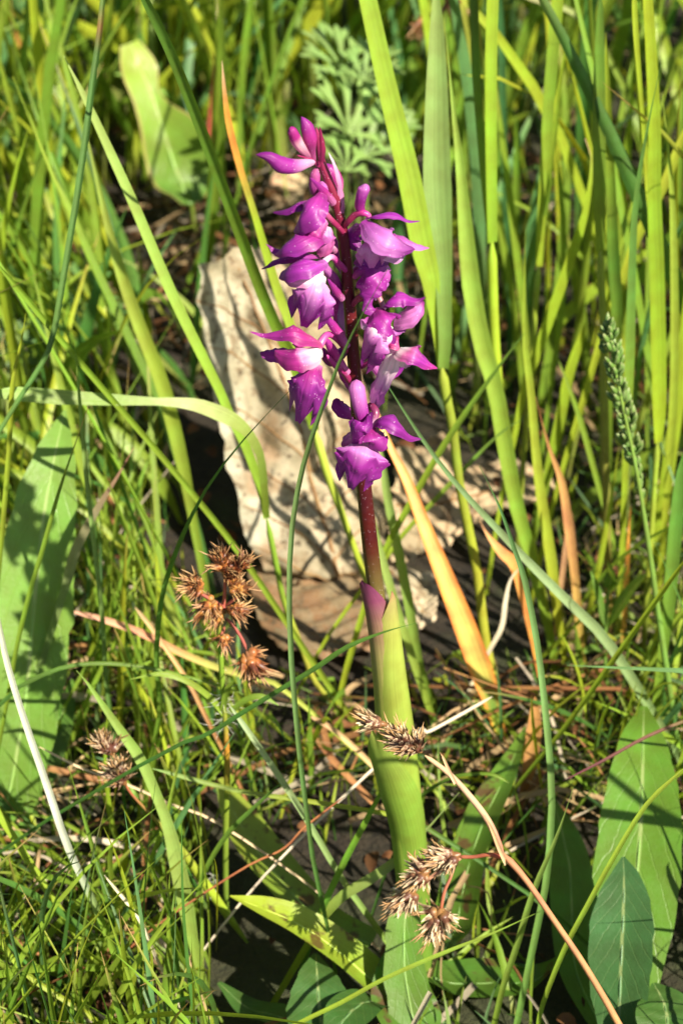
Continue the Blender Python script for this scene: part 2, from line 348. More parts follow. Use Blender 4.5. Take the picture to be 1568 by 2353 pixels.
bract([(786,490,1),(788,455,0),(782,415,1),(770,378,2),(755,350,2)], [14,18,16,8,2], [(0,PNK),(.5,(.6,.2,.45)),(1,PKW)], (.6,.1,.7))
bract([(770,470,3),(752,448,5),(735,430,6),(712,408,7)], [14,18,12,2], CM)
bract([(790,690,4),(772,668,5),(752,640,6)], [12,16,3], CM)
bract([(800,800,3),(778,765,5),(757,738,6),(742,712,6)], [14,20,16,3], CM)
bract([(800,860,3),(775,825,5),(755,790,6),(738,772,6)], [14,22,16,2], CM)
bract([(775,580,4),(760,565,6),(735,545,7)], [12,12,3], [(0,PNK),(1,PKW)])
bract([(812,690,1),(850,680,2),(875,668,3)], [12,12,3], [(0,RDP),(1,MAG)])
bract([(808,640,1),(830,622,3),(870,625,3),(898,633,3)], [10,20,14,2], CP)
bract([(800,640,-2),(778,600,-3),(764,555,-3),(758,525,-3)], [14,24,20,3], CM)
bract([(806,780,-3),(785,740,-4),(772,690,-4),(768,660,-4)], [16,30,26,4], CM)
bract([(812,760,-2),(790,735,-3),(797,690,-3),(800,650,-3)], [16,34,24,4], [(0,PKW),(.5,LIL),(1,MAG)])
bract([(830,960,-3),(790,945,-3),(775,930,-3),(772,915,-3)], [14,34,26,4], CP)
bract([(812,900,-1),(790,860,-2),(778,830,-3)], [14,24,4], CM)
bract([(850,830,-4),(880,860,-5),(905,858,-5),(928,842,-5)], [14,24,20,3], CM)
# one flower: ovary + column core, then its own petals
def flower(core, w, cols=[(0,RDP),(.4,RDP),(.7,PNK),(1,PKW)]): return blob(orchid, 'flower', core, w, cols, M_OSTEM)
# A: upper left, hood and side sepals turned down-left
f = flower([(792,540,0),(775,520,3),(755,500,5),(738,480,7),(728,475,8)], [13,13,14,16,10])
petal(f,'hood',[(735,440,6),(720,455,10),(700,480,12),(684,508,11),(676,532,9)],[20,62,78,60,14],(-.3,.5,.8),.75,[(0,MAG),(.5,PUR),(1,PUR)])
petal(f,'petal',[(722,455,6),(690,465,7),(660,480,7),(627,488,6)],[20,44,36,3],(-.2,.8,.5),.4,CP)
petal(f,'sepal',[(745,535,7),(715,540,12),(680,555,14),(648,572,13),(628,585,11)],[36,60,52,34,4],(-.2,.4,.9),.5,[(0,(.7,.25,.55)),(.3,MAG),(.7,PUR),(1,MAG)])
petal(f,'sepal',[(742,500,8),(722,530,12),(705,552,12),(700,560,11)],[30,46,40,8],(.2,.2,.9),.5,CM)
petal(f,'lip',[(750,520,7),(750,545,9),(745,575,9),(735,590,8)],[22,42,40,20],(.3,.1,.9),.3,[(0,PKW),(.4,LIL),(1,PNK)],lip=.08)
blob(f,'spur',[(742,480,5),(748,460,3),(742,430,1),(735,418,0)],[16,20,20,10],[(0,PUR),(1,LIL)])
# B: left, white throat, hanging lip
f = flower([(798,625,0),(778,605,3),(760,590,6),(742,605,8),(736,625,8)], [14,14,14,15,12],[(0,MAG),(.4,MAG),(.7,PKW),(1,WHT)])
petal(f,'hood',[(745,598,9),(718,600,13),(685,605,14),(652,620,12),(642,632,11)],[22,54,62,46,6],(-.1,.6,.8),.6,[(0,LIL),(.35,PUR),(1,PUR)])
petal(f,'sepal',[(742,620,8),(715,632,12),(685,640,13),(655,636,12),(640,640,11)],[34,44,42,30,5],(0,-.2,1),.3,[(0,WHT),(.3,WHT),(.55,(.66,.3,.58)),(1,PUR)])
petal(f,'petal',[(735,590,6),(700,580,8),(660,576,8),(630,572,7),(610,560,7)],[20,34,30,20,3],(-.1,.8,.5),.5,CP)
petal(f,'petal',[(720,595,5),(670,590,6),(632,600,6),(598,617,6)],[16,26,20,3],(-.1,.6,.6),.4,CP)
petal(f,'lip',[(737,628,8),(728,650,12),(718,685,14),(706,720,13),(697,752,10)],[20,50,92,96,80],(.05,.2,1),.35,CL,lip=.32)
blob(f,'spur',[(742,610,5),(765,640,1),(780,670,-2),(790,695,-3)],[18,26,26,12],[(0,LIL),(.4,PUR),(1,MAG)])
# C: upper right
f = flower([(790,520,0),(800,508,2),(818,492,3),(838,490,4),(852,500,4)], [15,15,15,15,10],[(0,RDP),(.5,RDP),(.8,MAG),(1,PNK)])
blob(f,'spur',[(835,495,3),(826,475,3),(830,450,4),(836,432,4),(834,424,4)],[14,24,26,28,10],[(0,MAG),(.5,PUR),(1,LIL)])
petal(f,'petal',[(842,500,4),(870,492,6),(905,490,6),(935,506,6),(964,508,6)],[12,30,30,12,3],(.1,.8,.5),.4,[(0,PUR),(1,PUR)])
petal(f,'hood',[(838,505,5),(865,525,9),(895,545,11),(925,562,10),(952,572,9)],[26,66,74,50,6],(.2,.5,.9),.55,[(0,PUR),(.5,LIL),(1,DPU)])
petal(f,'sepal',[(900,540,7),(930,555,8),(960,566,8),(986,568,8)],[26,34,18,3],(.2,.5,.8),.4,[(0,PUR),(.6,LIL),(1,LIL)])
petal(f,'sepal',[(850,560,5),(885,572,6),(910,585,6),(930,580,5)],[20,42,40,10],(.1,-.1,1),.3,[(0,WHT),(.4,PKW),(1,LIL)])
petal(f,'petal',[(838,520,3),(815,530,1),(808,550,0),(828,575,1)],[14,34,42,10],(-.3,.2,.9),.4,CD)
petal(f,'lip',[(860,540,5),(856,565,8),(854,592,8),(853,618,6)],[24,48,66,58],(0,.1,1),.4,[(0,PKW),(.3,LIL),(.6,(.62,.34,.64)),(1,LIL)],lip=.3)
# D: behind the stem on the right
f = flower([(802,640,-3),(822,610,-3),(842,600,-2),(860,612,-1)], [12,12,12,8],[(0,MAG),(1,PNK)])
petal(f,'lip',[(880,600,1),(862,622,4),(840,640,5),(818,656,3)],[40,74,84,56],(.1,.3,1),.4,[(0,LIL),(.4,PUR),(1,PUR)],lip=.12)
petal(f,'sepal',[(870,612,0),(880,640,2),(874,665,3),(862,690,2)],[20,34,30,4],(.4,.1,.9),.4,[(0,PUR),(.5,LIL),(1,LIL)])
petal(f,'hood',[(818,595,0),(845,600,2),(875,595,2),(892,604,1)],[20,40,34,6],(.1,.7,.7),.5,CP)
# E: right, hood lit from above, pale lip bent down-left
f = flower([(806,705,0),(822,685,2),(845,672,3),(865,676,4),(878,700,5),(884,712,6)], [15,14,14,13,13,10],[(0,RDP),(.5,RDP),(.8,(.4,.2,.2)),(1,PKW)])
petal(f,'sepal',[(880,708,6),(900,684,9),(925,676,9),(955,688,8),(976,682,8)],[12,40,50,24,3],(.1,.7,.7),.6,CD)
petal(f,'petal',[(905,735,6),(930,728,8),(955,716,8),(966,698,7),(970,690,7)],[36,50,34,16,3],(.2,.2,.9),.4,[(0,LIL),(.5,LIL),(1,PUR)])
petal(f,'petal',[(872,716,6),(856,704,8),(845,692,8),(836,684,7)],[30,40,32,4],(-.3,.5,.8),.5,CP)
petal(f,'hood',[(868,705,7),(880,720,12),(894,742,14),(902,760,13),(906,775,11)],[34,66,74,52,10],(.1,.5,.9),.6,[(0,MAG),(.5,PUR),(1,DPU)])
petal(f,'lip',[(886,742,9),(866,752,14),(846,772,15),(834,800,13),(830,838,9)],[26,70,100,88,64],(-.2,.35,.9),.45,[(0,WHT),(.28,WHT),(.48,LIL),(.85,PUR),(1,PUR)],lip=.3)
petal(f,'sepal',[(865,745,6),(880,785,8),(886,810,8),(884,830,7)],[30,50,40,8],(.3,.1,.9),.4,CPL)
# F: right lower, white throat and long pale lip edge-on
f = flower([(815,850,-2),(845,832,0),(880,800,3),(898,788,5)], [13,13,13,10],[(0,RDP),(.6,MAG),(1,PKW)])
petal(f,'petal',[(898,770,5),(908,755,7),(922,745,7),(928,738,6)],[14,30,28,6],(.3,.4,.8),.4,CPL)
petal(f,'sepal',[(905,800,6),(930,800,10),(955,808,12),(980,832,11),(1004,846,10)],[24,56,56,28,3],(.2,.5,.9),.5,[(0,WHT),(.25,WHT),(.4,PNK),(.7,PUR),(1,MAG)])
petal(f,'petal',[(910,815,6),(932,822,8),(950,828,8),(960,834,7)],[34,44,30,6],(.1,-.1,1),.3,[(0,WHT),(.3,WHT),(.7,LIL),(1,PUR)])
petal(f,'lip',[(902,798,8),(890,830,9),(872,870,8),(858,905,6),(850,935,4)],[36,56,60,56,44],(-.55,.25,.8),.3,[(0,WHT),(.3,WHT),(.5,PKW),(.75,LIL),(1,LIL)],lip=.2)
petal(f,'hood',[(886,790,6),(895,778,8),(912,786,9),(918,800,8)],[18,34,34,10],(0,.5,.9),.6,[(0,DPU),(.5,MAG),(1,PNK)])
# G: left lower
f = flower([(800,810,0),(775,780,3),(752,768,5),(735,790,7),(724,812,8)], [15,14,15,20,14],[(0,RDP),(.4,MAG),(.8,PNK),(1,WHT)])
petal(f,'petal',[(735,785,8),(705,766,11),(672,757,12),(640,764,11),(605,768,10),(574,762,10)],[24,54,48,30,12,3],(-.1,.6,.8),.6,[(0,PNK),(.3,MAG),(.7,PUR),(1,PUR)])
petal(f,'hood',[(735,800,9),(712,806,13),(680,812,15),(650,812,13),(632,806,11)],[28,62,64,48,12],(0,.3,.9),.7,[(0,WHT),(.18,WHT),(.35,(.75,.42,.62)),(.55,MAG),(1,MAG)])
petal(f,'sepal',[(728,826,8),(700,838,11),(675,836,11),(650,830,10)],[26,36,34,10],(0,-.3,.9),.4,[(0,WHT),(.3,(.7,.4,.66)),(1,PUR)])
petal(f,'sepal',[(660,810,7),(635,814,7),(612,814,7),(597,810,7)],[24,34,24,4],(0,.3,.9),.4,CD)
petal(f,'lip',[(722,832,8),(712,860,12),(702,895,14),(694,930,13),(682,972,10)],[30,62,84,86,74],(-.05,.2,1),.5,[(0,(.7,.35,.6)),(.2,MAG),(.6,PUR),(1,PUR)],lip=.26)
blob(f,'spur',[(735,800,4),(760,830,1),(785,810,-2),(800,790,-3)],[18,26,26,14],[(0,PUR),(1,MAG)])
blob(f,'ovary',[(805,880,0),(790,855,3),(770,840,5),(750,815,6)],[14,15,14,10],[(0,RDP),(1,MAG)],M_OSTEM)
# H: lowest, spur standing up in front of the stem, broad lip
f = flower([(822,990,1),(838,955,5),(850,932,7),(862,945,9),(860,965,10),(852,985,11)], [13,13,15,18,16,10],[(0,RDP),(.4,(.13,.012,.05)),(.7,(.2,.03,.1)),(1,PKW)])
blob(f,'spur',[(838,985,9),(832,955,9),(824,920,8),(819,890,7),(818,872,6)],[20,32,36,38,16],[(0,MAG),(.3,PUR),(.6,LIL),(1,LIL)])
petal(f,'petal',[(848,985,9),(830,968,13),(815,980,14),(808,1005,13),(806,1018,12)],[18,52,50,40,10],(-.4,.2,.9),.6,[(0,DPU),(.4,PUR),(1,PUR)])
petal(f,'hood',[(848,978,11),(858,1000,15),(862,1018,16),(850,1032,15)],[30,56,60,20],(.2,.2,.9),.5,[(0,MAG),(.5,PUR),(1,PUR)])
petal(f,'petal',[(852,982,10),(872,1000,12),(884,1018,12),(890,1030,11)],[20,44,34,6],(.4,.3,.8),.5,CD)
petal(f,'sepal',[(852,980,9),(880,958,12),(912,968,13),(938,998,12),(968,1008,11)],[12,44,56,24,3],(.1,.7,.7),.6,CD)
petal(f,'sepal',[(818,1000,7),(800,1010,7),(792,1022,7),(800,1040,7)],[30,34,30,8],(-.5,.2,.8),.4,CPL)
petal(f,'lip',[(838,1012,11),(832,1035,16),(824,1065,17),(814,1094,16),(804,1124,14)],[44,116,112,84,74],(0,.1,1),.28,[(0,(.62,.3,.55)),(.3,LIL),(.55,PUR),(1,PUR)],lip=.30)
# ------------------------------------------------------------------ broad leaves
def broad_bag(pts, w, cols, Y, n=(0,.3,1), fold=.18, teeth=0, tooth=.12, wave=.06, nn=44, across=13, asym=0., ground=False, edge=None, wr=None):
    """pts tip -> base in px (Y per point or two numbers); w = full widths in px"""
    a = np.array(pts, float); q = np.linspace(0, 1, len(a))
    Ys = np.interp(q, np.linspace(0, 1, len(Y)), Y)
    c0 = np.array([P(u, v, y) for (u, v), y in zip(a, Ys)]); c0[:, 2] = np.maximum(c0[:, 2], .0015)
    c = spline(c0, nn); pm = pxm(c0.mean(0))
    ws = spline(np.array([[x, 0, 0] for x in w], float), nn)[:, 0].clip(0)*.5*pm
    wsr = ws if wr is None else spline(np.array([[x, 0, 0] for x in wr], float), nn)[:, 0].clip(0)*.5*pm
    t = np.linspace(0, 1, nn); ph = rng.uniform(0, 6.3, 4)
    if teeth:
        saw = (t*teeth) % 1.0; tl = 1+tooth*np.where(saw > .78, (1-saw)/.22*.9, saw/.78*.9-.2); saw2 = (t*teeth*.93+.37) % 1.0; tr = 1+tooth*np.where(saw2 > .78, (1-saw2)/.22*.9, saw2/.78*.9-.2)
    else: tl = tr = np.ones(nn)
    T, N, Sd = frame(c, cs(*n)); s = np.linspace(-1, 1, across)
    V = np.zeros((nn, across, 3)); C = np.zeros((nn, across, 3)); base = stops(t, cols)
    for j, x in enumerate(s):
        k = (tl if x < 0 else tr) if abs(x) > .8 else np.ones(nn)
        off = fold*ws*abs(x)**1.4*(1+asym*np.sign(x))+wave*ws*abs(x)*np.sin(t*9+ph[0]+(x > 0)*2)+.03*ws*np.sin(t*40+ph[1])*(1-abs(x))
        V[:, j] = c+Sd*((ws if x < 0 else wsr)*x*k)[:, None]+N*off[:, None]; C[:, j] = base
    if edge is not None: C[:, [0, -1]] = edge
    uv = np.stack([np.broadcast_to(s*.5+.5, (nn, across)), np.broadcast_to(t[:, None], (nn, across))], -1)
    b = Bag(); b.grid(V, C, uv=uv)
    r = Bag(); tube(r, c-N*(.012*ws.max()), np.interp(t, [0, .3, 1], [.1, .5, 1.0])*max(.0003, ws.max()*.045), np.clip(base*1.35+.04, 0, 1), 6)
    return b, r, c
def broad(label, pts, w, cols, Y, parent=None, mat=None, name='broad_leaf', cat='leaf', group=None, rib=True, **k):
    b, r, c = broad_bag(pts, w, cols, Y, **k); m = mat or M_BROAD
    if parent is not None:
        o = part('leaf', b, m, parent)
    else:
        o = top(name, b, m, tuple(c[-1]), label, cat, group)
    if rib: part('midrib', r, M_CULM, o)
    return o
LG=(.11,.23,.022); LG2=(.085,.19,.022); LG3=(.055,.135,.025); LB=(.06,.15,.05)
# the orchid's own spotted leaves
broad(None, [(528,2058),(600,2085),(680,2120),(760,2172),(840,2240),(905,2300)], [4,56,82,100,104,80], [(0,(.36,.44,.035)),(1,(.2,.33,.03))], (-.03,-.04), orchid, M_SPOT, n=(.1,.75,.6), fold=.35)
broad(None, [(505,1788),(545,1880),(600,1965),(665,2045),(745,2125),(850,2170)], [12,84,104,100,90,70], [(0,(.30,.38,.05)),(1,(.15,.26,.03))], (.02,-.025), orchid, M_SPOT, n=(.25,.5,.8), fold=.45)
broad(None, [(1206,1670),(1165,1770),(1112,1880),(1072,2000),(1045,2130),(1010,2200)], [5,60,92,104,112,90], [(0,(.13,.25,.03)),(1,(.08,.17,.02))], (.03,-.025), orchid, M_SPOT, n=(-.5,.35,.8), fold=.3)
broad(None, [(1310,2185),(1230,2250),(1130,2300),(1030,2300),(965,2230)], [6,90,130,120,80], [(0,(.09,.2,.022)),(1,(.07,.16,.02))], (-.03,-.03), orchid, M_SPOT, n=(.0,.9,.5), fold=.25)
broad(None, [(1010,2420),(960,2370),(925,2310),(920,2240),(930,2170)], [10,130,150,120,70], [(0,(.09,.2,.022)),(1,(.07,.16,.02))], (-.055,-.035), orchid, M_SPOT, n=(.0,.9,.5), fold=.2)
# left: long toothed leaf
broad('long pale toothed leaf standing upright, streaked by shadows of grass', [(150,942),(128,1040),(102,1180),(80,1380),(62,1580),(30,1780),(-10,1960)], [5,84,142,172,160,140,90], [(0,(.16,.30,.05)),(.5,(.15,.28,.035)),(1,(.11,.22,.03))], (.075,.012), n=(.15,.35,.9), teeth=9, tooth=.13, fold=.1)
broad('smooth dull green leaf tucked beneath the long toothed leaf', [(168,1560),(140,1650),(90,1770),(30,1880),(-30,1990)], [6,62,84,80,50], [(0,LG2),(1,LG3)], (.06,.005), n=(.3,.3,.9))
# right: rosette of broad leaves
ros = thing('leaf_rosette', tuple(G(1425,2420)), 'rosette of broad leaves with one blue green leaf overlapping two lime ones', 'plant')
broad(None, [(1478,1622),(1476,1690),(1474,1800),(1468,1930),(1455,2080),(1440,2250),(1425,2420)], [16,96,156,190,190,140,60], [(0,LG),(1,(.10,.22,.022))], (.022,-.05), ros, n=(-.1,.45,.9), teeth=8, tooth=.05, fold=.08, wave=.1)
broad(None, [(1430,1968),(1432,2030),(1430,2110),(1426,2200),(1422,2300),(1420,2420)], [8,92,142,150,128,60], [(0,LB),(1,(.05,.13,.035))], (-.025,-.055), ros, n=(-.35,.55,.8), teeth=6, tooth=.06, fold=.12)
broad(None, [(1268,1832),(1290,1910),(1308,2000),(1312,2100),(1320,2220),(1360,2340),(1420,2420)], [8,84,116,112,90,64,40], [(0,(.11,.23,.03)),(1,LG)], (.02,-.05), ros, n=(.3,.35,.9), fold=.1)
broad(None, [(1500,2258),(1525,2310),(1530,2370),(1500,2440)], [10,130,150,60], [(0,LG3),(1,LG3)], (-.045,-.065), ros, n=(.1,.6,.8))
# front centre
broad('narrow upright toothed leaf behind the hanging rush heads', [(967,1872),(955,1930),(940,2030),(928,2130),(930,2240),(950,2352),(965,2430)], [10,30,56,76,92,96,50], [(0,(.16,.29,.04)),(1,(.08,.18,.025))], (-.018,-.055), n=(-.1,.3,1), teeth=7, tooth=.16, fold=.15)
front = thing('seedling', tuple(G(735,2425)), 'low dark green triangular leaves in front of the spotted leaf', 'plant')
broad(None, [(725,2190),(728,2240),(732,2300),(738,2360),(740,2420)], [10,84,138,160,60], [(0,(.05,.13,.03)),(1,(.05,.12,.025))], (-.035,-.06), front, n=(.2,.5,.85), teeth=6, tooth=.07, fold=.2)
broad(None, [(505,2330),(570,2322),(640,2335),(700,2380),(735,2420)], [10,60,80,70,30], [(0,LG3),(1,LG3)], (-.03,-.06), front, n=(0,.8,.6))
broad(None, [(905,2330),(850,2300),(800,2330),(760,2390)], [10,90,110,40], [(0,LG3),(1,(.04,.11,.02))], (-.04,-.06), front, n=(0,.8,.6))
# far left: broad sunlit leaf with a bite out of it
ul = broad('broad lime leaf with rolled pale edge among thin blades', [(300,98),(325,160),(352,225),(375,300),(400,380),(420,430),(438,470)], [40,80,40,150,190,170,60], wr=[50,100,100,110,120,110,50], cols=[(0,(.30,.40,.05)),(.3,(.22,.35,.04)),(1,(.09,.2,.035))], Y=(.33,.30), n=(.1,.3,.9), fold=.25, wave=.4, edge=(.42,.34,.12))
b, _ = culm_bag([(446,520),(439,468),(428,438)], .303, .301, 11, [(0,(.2,.2,.05)),(1,LG)]); part('leaf_stalk', b, M_CULM, ul)
# small opposite-leaved herb on the right
herb = thing('herb', tuple(G(1392,1600)), 'small herb with paired oval leaves beside the green seed spike', 'plant')
b, _ = culm_bag([(1392,1580),(1388,1480),(1392,1400),(1400,1330)], .07, .075, 9, (.13,.24,.04)); part('stem', b, M_CULM, herb)
for pts, w, nn_ in (([(1355,1312),(1366,1350),(1378,1400),(1390,1440)], [6,30,34,10], (.5,.3,.8)), ([(1484,1318),(1455,1350),(1425,1390),(1395,1440)], [6,40,44,10], (-.2,.6,.8)),
                    ([(1395,1290),(1400,1310),(1402,1335),(1398,1355)], [6,34,40,10], (0,.6,.8)), ([(1440,1300),(1428,1325),(1412,1345),(1398,1360)], [6,26,28,8], (-.2,.6,.8)), ([(1340,1500),(1360,1490),(1380,1495),(1390,1510)], [4,24,26,8], (.2,.8,.6))):
    broad(None, pts, w, [(0,(.12,.24,.04)),(1,(.10,.2,.035))], (.066,.072), herb, n=nn_, rib=False, nn=16, across=7)
# cut-leaved plants behind
def cut_plant(u, v, Yb, size, lobes, label, col=(.14,.27,.06), group=None, tilt=0.):
    root = thing('cut_leaf_plant', tuple(P(u, v, Yb)*np.array([1,1,0])), label, 'plant', group); o = np.array(root.location)
    for (du, dv, sz, rotz) in lobes:
        cen = P(u+du, v+dv, Yb+rng.uniform(-.02, .02)); b = Bag(); m = pxm(cen)*sz
        nrm = unit(cs(rng.uniform(-.4,.4)+tilt, .6, .8)); upv = unit(cs(math.sin(rotz), math.cos(rotz), -.25))
        sd = np.cross(upv, nrm); base = cen-upv*m*.5
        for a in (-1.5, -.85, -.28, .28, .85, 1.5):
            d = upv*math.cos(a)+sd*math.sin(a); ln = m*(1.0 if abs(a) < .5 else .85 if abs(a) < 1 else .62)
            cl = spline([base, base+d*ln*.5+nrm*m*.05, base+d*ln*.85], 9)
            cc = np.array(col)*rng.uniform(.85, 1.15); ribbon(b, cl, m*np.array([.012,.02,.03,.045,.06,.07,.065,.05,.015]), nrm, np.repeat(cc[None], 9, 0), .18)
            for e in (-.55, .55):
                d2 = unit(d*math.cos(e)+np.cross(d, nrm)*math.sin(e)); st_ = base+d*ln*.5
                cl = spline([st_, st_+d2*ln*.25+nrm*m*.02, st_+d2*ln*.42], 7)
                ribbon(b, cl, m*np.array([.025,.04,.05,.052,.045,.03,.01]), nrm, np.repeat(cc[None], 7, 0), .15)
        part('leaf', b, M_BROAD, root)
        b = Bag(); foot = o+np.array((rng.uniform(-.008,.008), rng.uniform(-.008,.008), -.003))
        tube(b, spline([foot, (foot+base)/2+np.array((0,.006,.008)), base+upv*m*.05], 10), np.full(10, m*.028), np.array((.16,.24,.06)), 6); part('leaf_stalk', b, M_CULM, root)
    return root
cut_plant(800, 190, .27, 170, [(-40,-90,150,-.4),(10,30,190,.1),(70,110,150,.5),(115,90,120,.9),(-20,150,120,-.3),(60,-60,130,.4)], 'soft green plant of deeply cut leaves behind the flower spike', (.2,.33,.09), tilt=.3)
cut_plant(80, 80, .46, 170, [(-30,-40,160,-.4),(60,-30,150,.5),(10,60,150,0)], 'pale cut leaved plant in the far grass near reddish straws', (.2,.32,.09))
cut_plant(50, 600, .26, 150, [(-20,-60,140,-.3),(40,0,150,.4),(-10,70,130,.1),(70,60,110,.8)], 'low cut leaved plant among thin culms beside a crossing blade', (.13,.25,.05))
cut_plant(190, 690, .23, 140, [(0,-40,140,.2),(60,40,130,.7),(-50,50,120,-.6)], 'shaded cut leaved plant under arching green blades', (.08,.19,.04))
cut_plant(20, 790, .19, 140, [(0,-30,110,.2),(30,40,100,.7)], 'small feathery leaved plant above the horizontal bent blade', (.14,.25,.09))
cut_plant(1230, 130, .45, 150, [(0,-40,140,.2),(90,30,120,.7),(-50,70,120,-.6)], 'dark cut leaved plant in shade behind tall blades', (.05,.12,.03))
# ------------------------------------------------------------------ dead leaves
def dead(label, grid, n=46, m=46, cols=((.55,.48,.36), (.5,.34,.19)), rough=.0016, seed=0, veins=(), rag=.5, parent=None, lobes=0):
    """grid[row][col] = (u, v, Y): control net"""
    g = np.array([[P(*q) for q in row] for row in grid]); g[..., 2] = np.maximum(g[..., 2], .002)
    rows = np.array([spline(r, m) for r in g]); V = np.array([spline(rows[:, j], n) for j in range(m)]).transpose(1, 0, 2).copy()
    du = np.gradient(V, axis=0); dv = np.gradient(V, axis=1); N = unit(np.cross(du, dv))
    C = np.zeros((n, m, 3)); D = np.zeros((n, m))
    for i in range(n):
        for j in range(m):
            p = Vector(V[i, j]*1.0); q = Vector((p.x*55+seed, p.y*55, p.z*55))
            D[i, j] = rough*(noise.noise(q)+.45*noise.noise(q*2.7)+.22*noise.noise(q*6))
            k = np.clip(.5+1.0*noise.noise(Vector((p.x*30, p.z*30, seed+7))), 0, 1); f = np.clip(j/(m-1)+.25*(k-.5), 0, 1)
            C[i, j] = np.array(cols[0])*(1-f)+np.array(cols[1])*f
    # raised secondary veins pulling the blade into folds
    for i in range(n):
        for j in range(m):
            x = (j/(m-1)-.5); D[i, j] += .0016*abs(math.sin((i/(n-1)*7+abs(x)*2.2)*math.pi))*1.0
    V2 = V+N*D[..., None]
    if rag:                                   # ragged outline
        for i in range(n):
            for (j0, j1) in ((0, 1), (m-1, m-2)):
                d = V2[i, j0]-V2[i, j1]; V2[i, j0] += d*rag*2*noise.noise(Vector((i*.55, j0, seed)))
        for j in range(m):
            for (i0, i1) in ((0, 1), (n-1, n-2)):
                d = V2[i0, j]-V2[i1, j]; V2[i0, j] += d*rag*2*noise.noise(Vector((j*.55, i0+9, seed)))
    b = Bag(); b.grid(V2, C); o = V2[n-1, m//2]
    ob = top('dead_leaf', b, M_DEAD, tuple(o), label, 'dead leaf')
    for (pts, r) in veins:                    # (row, col) fractions on the blade
        q = spline([(a, c_, 0) for a, c_ in pts], 24); L = []
        for a, c_, _ in q:
            i = np.clip(a, 0, 1)*(n-1); j = np.clip(c_, 0, 1)*(m-1); i0, j0 = int(min(i, n-2)), int(min(j, m-2)); fi, fj = i-i0, j-j0
            L.append(V2[i0,j0]*(1-fi)*(1-fj)+V2[i0+1,j0]*fi*(1-fj)+V2[i0,j0+1]*(1-fi)*fj+V2[i0+1,j0+1]*fi*fj)
        vb = Bag(); tube(vb, np.array(L), np.linspace(r, r*.4, 24), np.array((.30,.18,.08)), 6); part('vein', vb, M_DRY, ob)
    return ob
GREY=(.44,.42,.32); BUFF=(.46,.34,.20); RUS=(.20,.10,.04)  # RUS: dry leaf brown, darkened for the shade under the curled leaf
sidev = [([(.95-.13*k, .55),(.86-.13*k, .35),(.80-.13*k, .12),(.78-.13*k,.02)], .00035) for k in range(6)]
sidev += [([(.95-.13*k, .56),(.86-.13*k, .75),(.82-.13*k, .97)], .00035) for k in range(6)]
dead('large curled pale dry leaf propped upright behind the orchid', [
  [(448,606,0.155),(500,596,0.160),(548,566,0.166),(600,575,0.169),(660,600,0.166)],
  [(452,700,0.149),(520,690,0.158),(600,680,0.159),(680,690,0.160),(770,740,0.159)],
  [(470,820,0.143),(550,810,0.153),(640,800,0.153),(740,820,0.155),(830,870,0.153)],
  [(490,960,0.137),(580,950,0.145),(680,940,0.144),(780,960,0.147),(868,1000,0.144)],
  [(528,1090,0.130),(610,1090,0.135),(710,1090,0.133),(800,1100,0.137),(880,1130,0.135)],
  [(556,1215,0.123),(640,1210,0.124),(730,1200,0.122),(820,1210,0.125),(890,1230,0.127)],
  [(600,1290,0.117),(670,1310,0.114),(750,1315,0.113),(830,1305,0.116),(900,1290,0.120)],
  [(640,1318,0.117),(690,1345,0.116),(760,1350,0.116),(830,1335,0.118),(900,1310,0.123)]], cols=(GREY, BUFF), seed=2, rough=.0040,
  veins=[([(.99,.60),(.75,.55),(.5,.5),(.25,.45),(.02,.40)], .0007)]+sidev)
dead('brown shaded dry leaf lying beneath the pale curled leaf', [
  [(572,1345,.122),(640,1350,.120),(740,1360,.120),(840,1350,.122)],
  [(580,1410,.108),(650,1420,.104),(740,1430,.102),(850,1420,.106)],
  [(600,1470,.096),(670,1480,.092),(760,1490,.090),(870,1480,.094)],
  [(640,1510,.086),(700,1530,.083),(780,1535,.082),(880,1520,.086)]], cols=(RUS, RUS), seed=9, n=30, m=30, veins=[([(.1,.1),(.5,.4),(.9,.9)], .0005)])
dead('lobed tan dry leaf with curled dark tip behind the tall culms', [
  [(905,1020,.168),(960,1040,.170),(1010,1000,.172),(1060,1085,.172),(1130,1070,.174),(1200,1062,.172),(1262,1085,.168)],
  [(900,1080,.156),(960,1090,.160),(1020,1080,.162),(1080,1110,.162),(1140,1105,.164),(1200,1100,.162),(1270,1110,.160)],
  [(895,1150,.146),(955,1160,.150),(1020,1160,.150),(1080,1160,.152),(1130,1150,.154),(1190,1140,.154),(1262,1130,.154)],
  [(890,1220,.136),(945,1235,.138),(1000,1240,.140),(1050,1230,.142),(1100,1210,.146),(1160,1180,.148),(1240,1140,.150)],
  [(890,1290,.122),(935,1300,.124),(980,1290,.128),(1030,1265,.132),(1070,1240,.138),(1120,1205,.144),(1215,1158,.148)]], cols=(BUFF, (.55,.40,.24)), seed=17, rough=.0024,
  veins=[([(.55,.02),(.5,.3),(.48,.6),(.45,.97)], .0006)]+[([(.52,.15+.2*k),(.25,.25+.2*k),(.03,.3+.2*k)], .0003) for k in range(4)]+[([(.52,.15+.2*k),(.75,.22+.2*k),(.97,.25+.2*k)], .0003) for k in range(4)], rag=1.2)
dead('crumpled pale dry leaf fragment at the foot of the orange blade', [
  [(880,1300,.118),(930,1310,.118),(980,1330,.118),(1005,1370,.116)],
  [(880,1360,.108),(930,1370,.104),(975,1390,.106),(1004,1410,.108)],
  [(885,1430,.096),(930,1450,.092),(970,1460,.094),(1000,1465,.098)]], cols=((.5,.42,.3), (.62,.5,.34)), seed=31, n=26, m=26, veins=[([(.1,.1),(.5,.4),(.9,.9)], .0004)], rag=1)
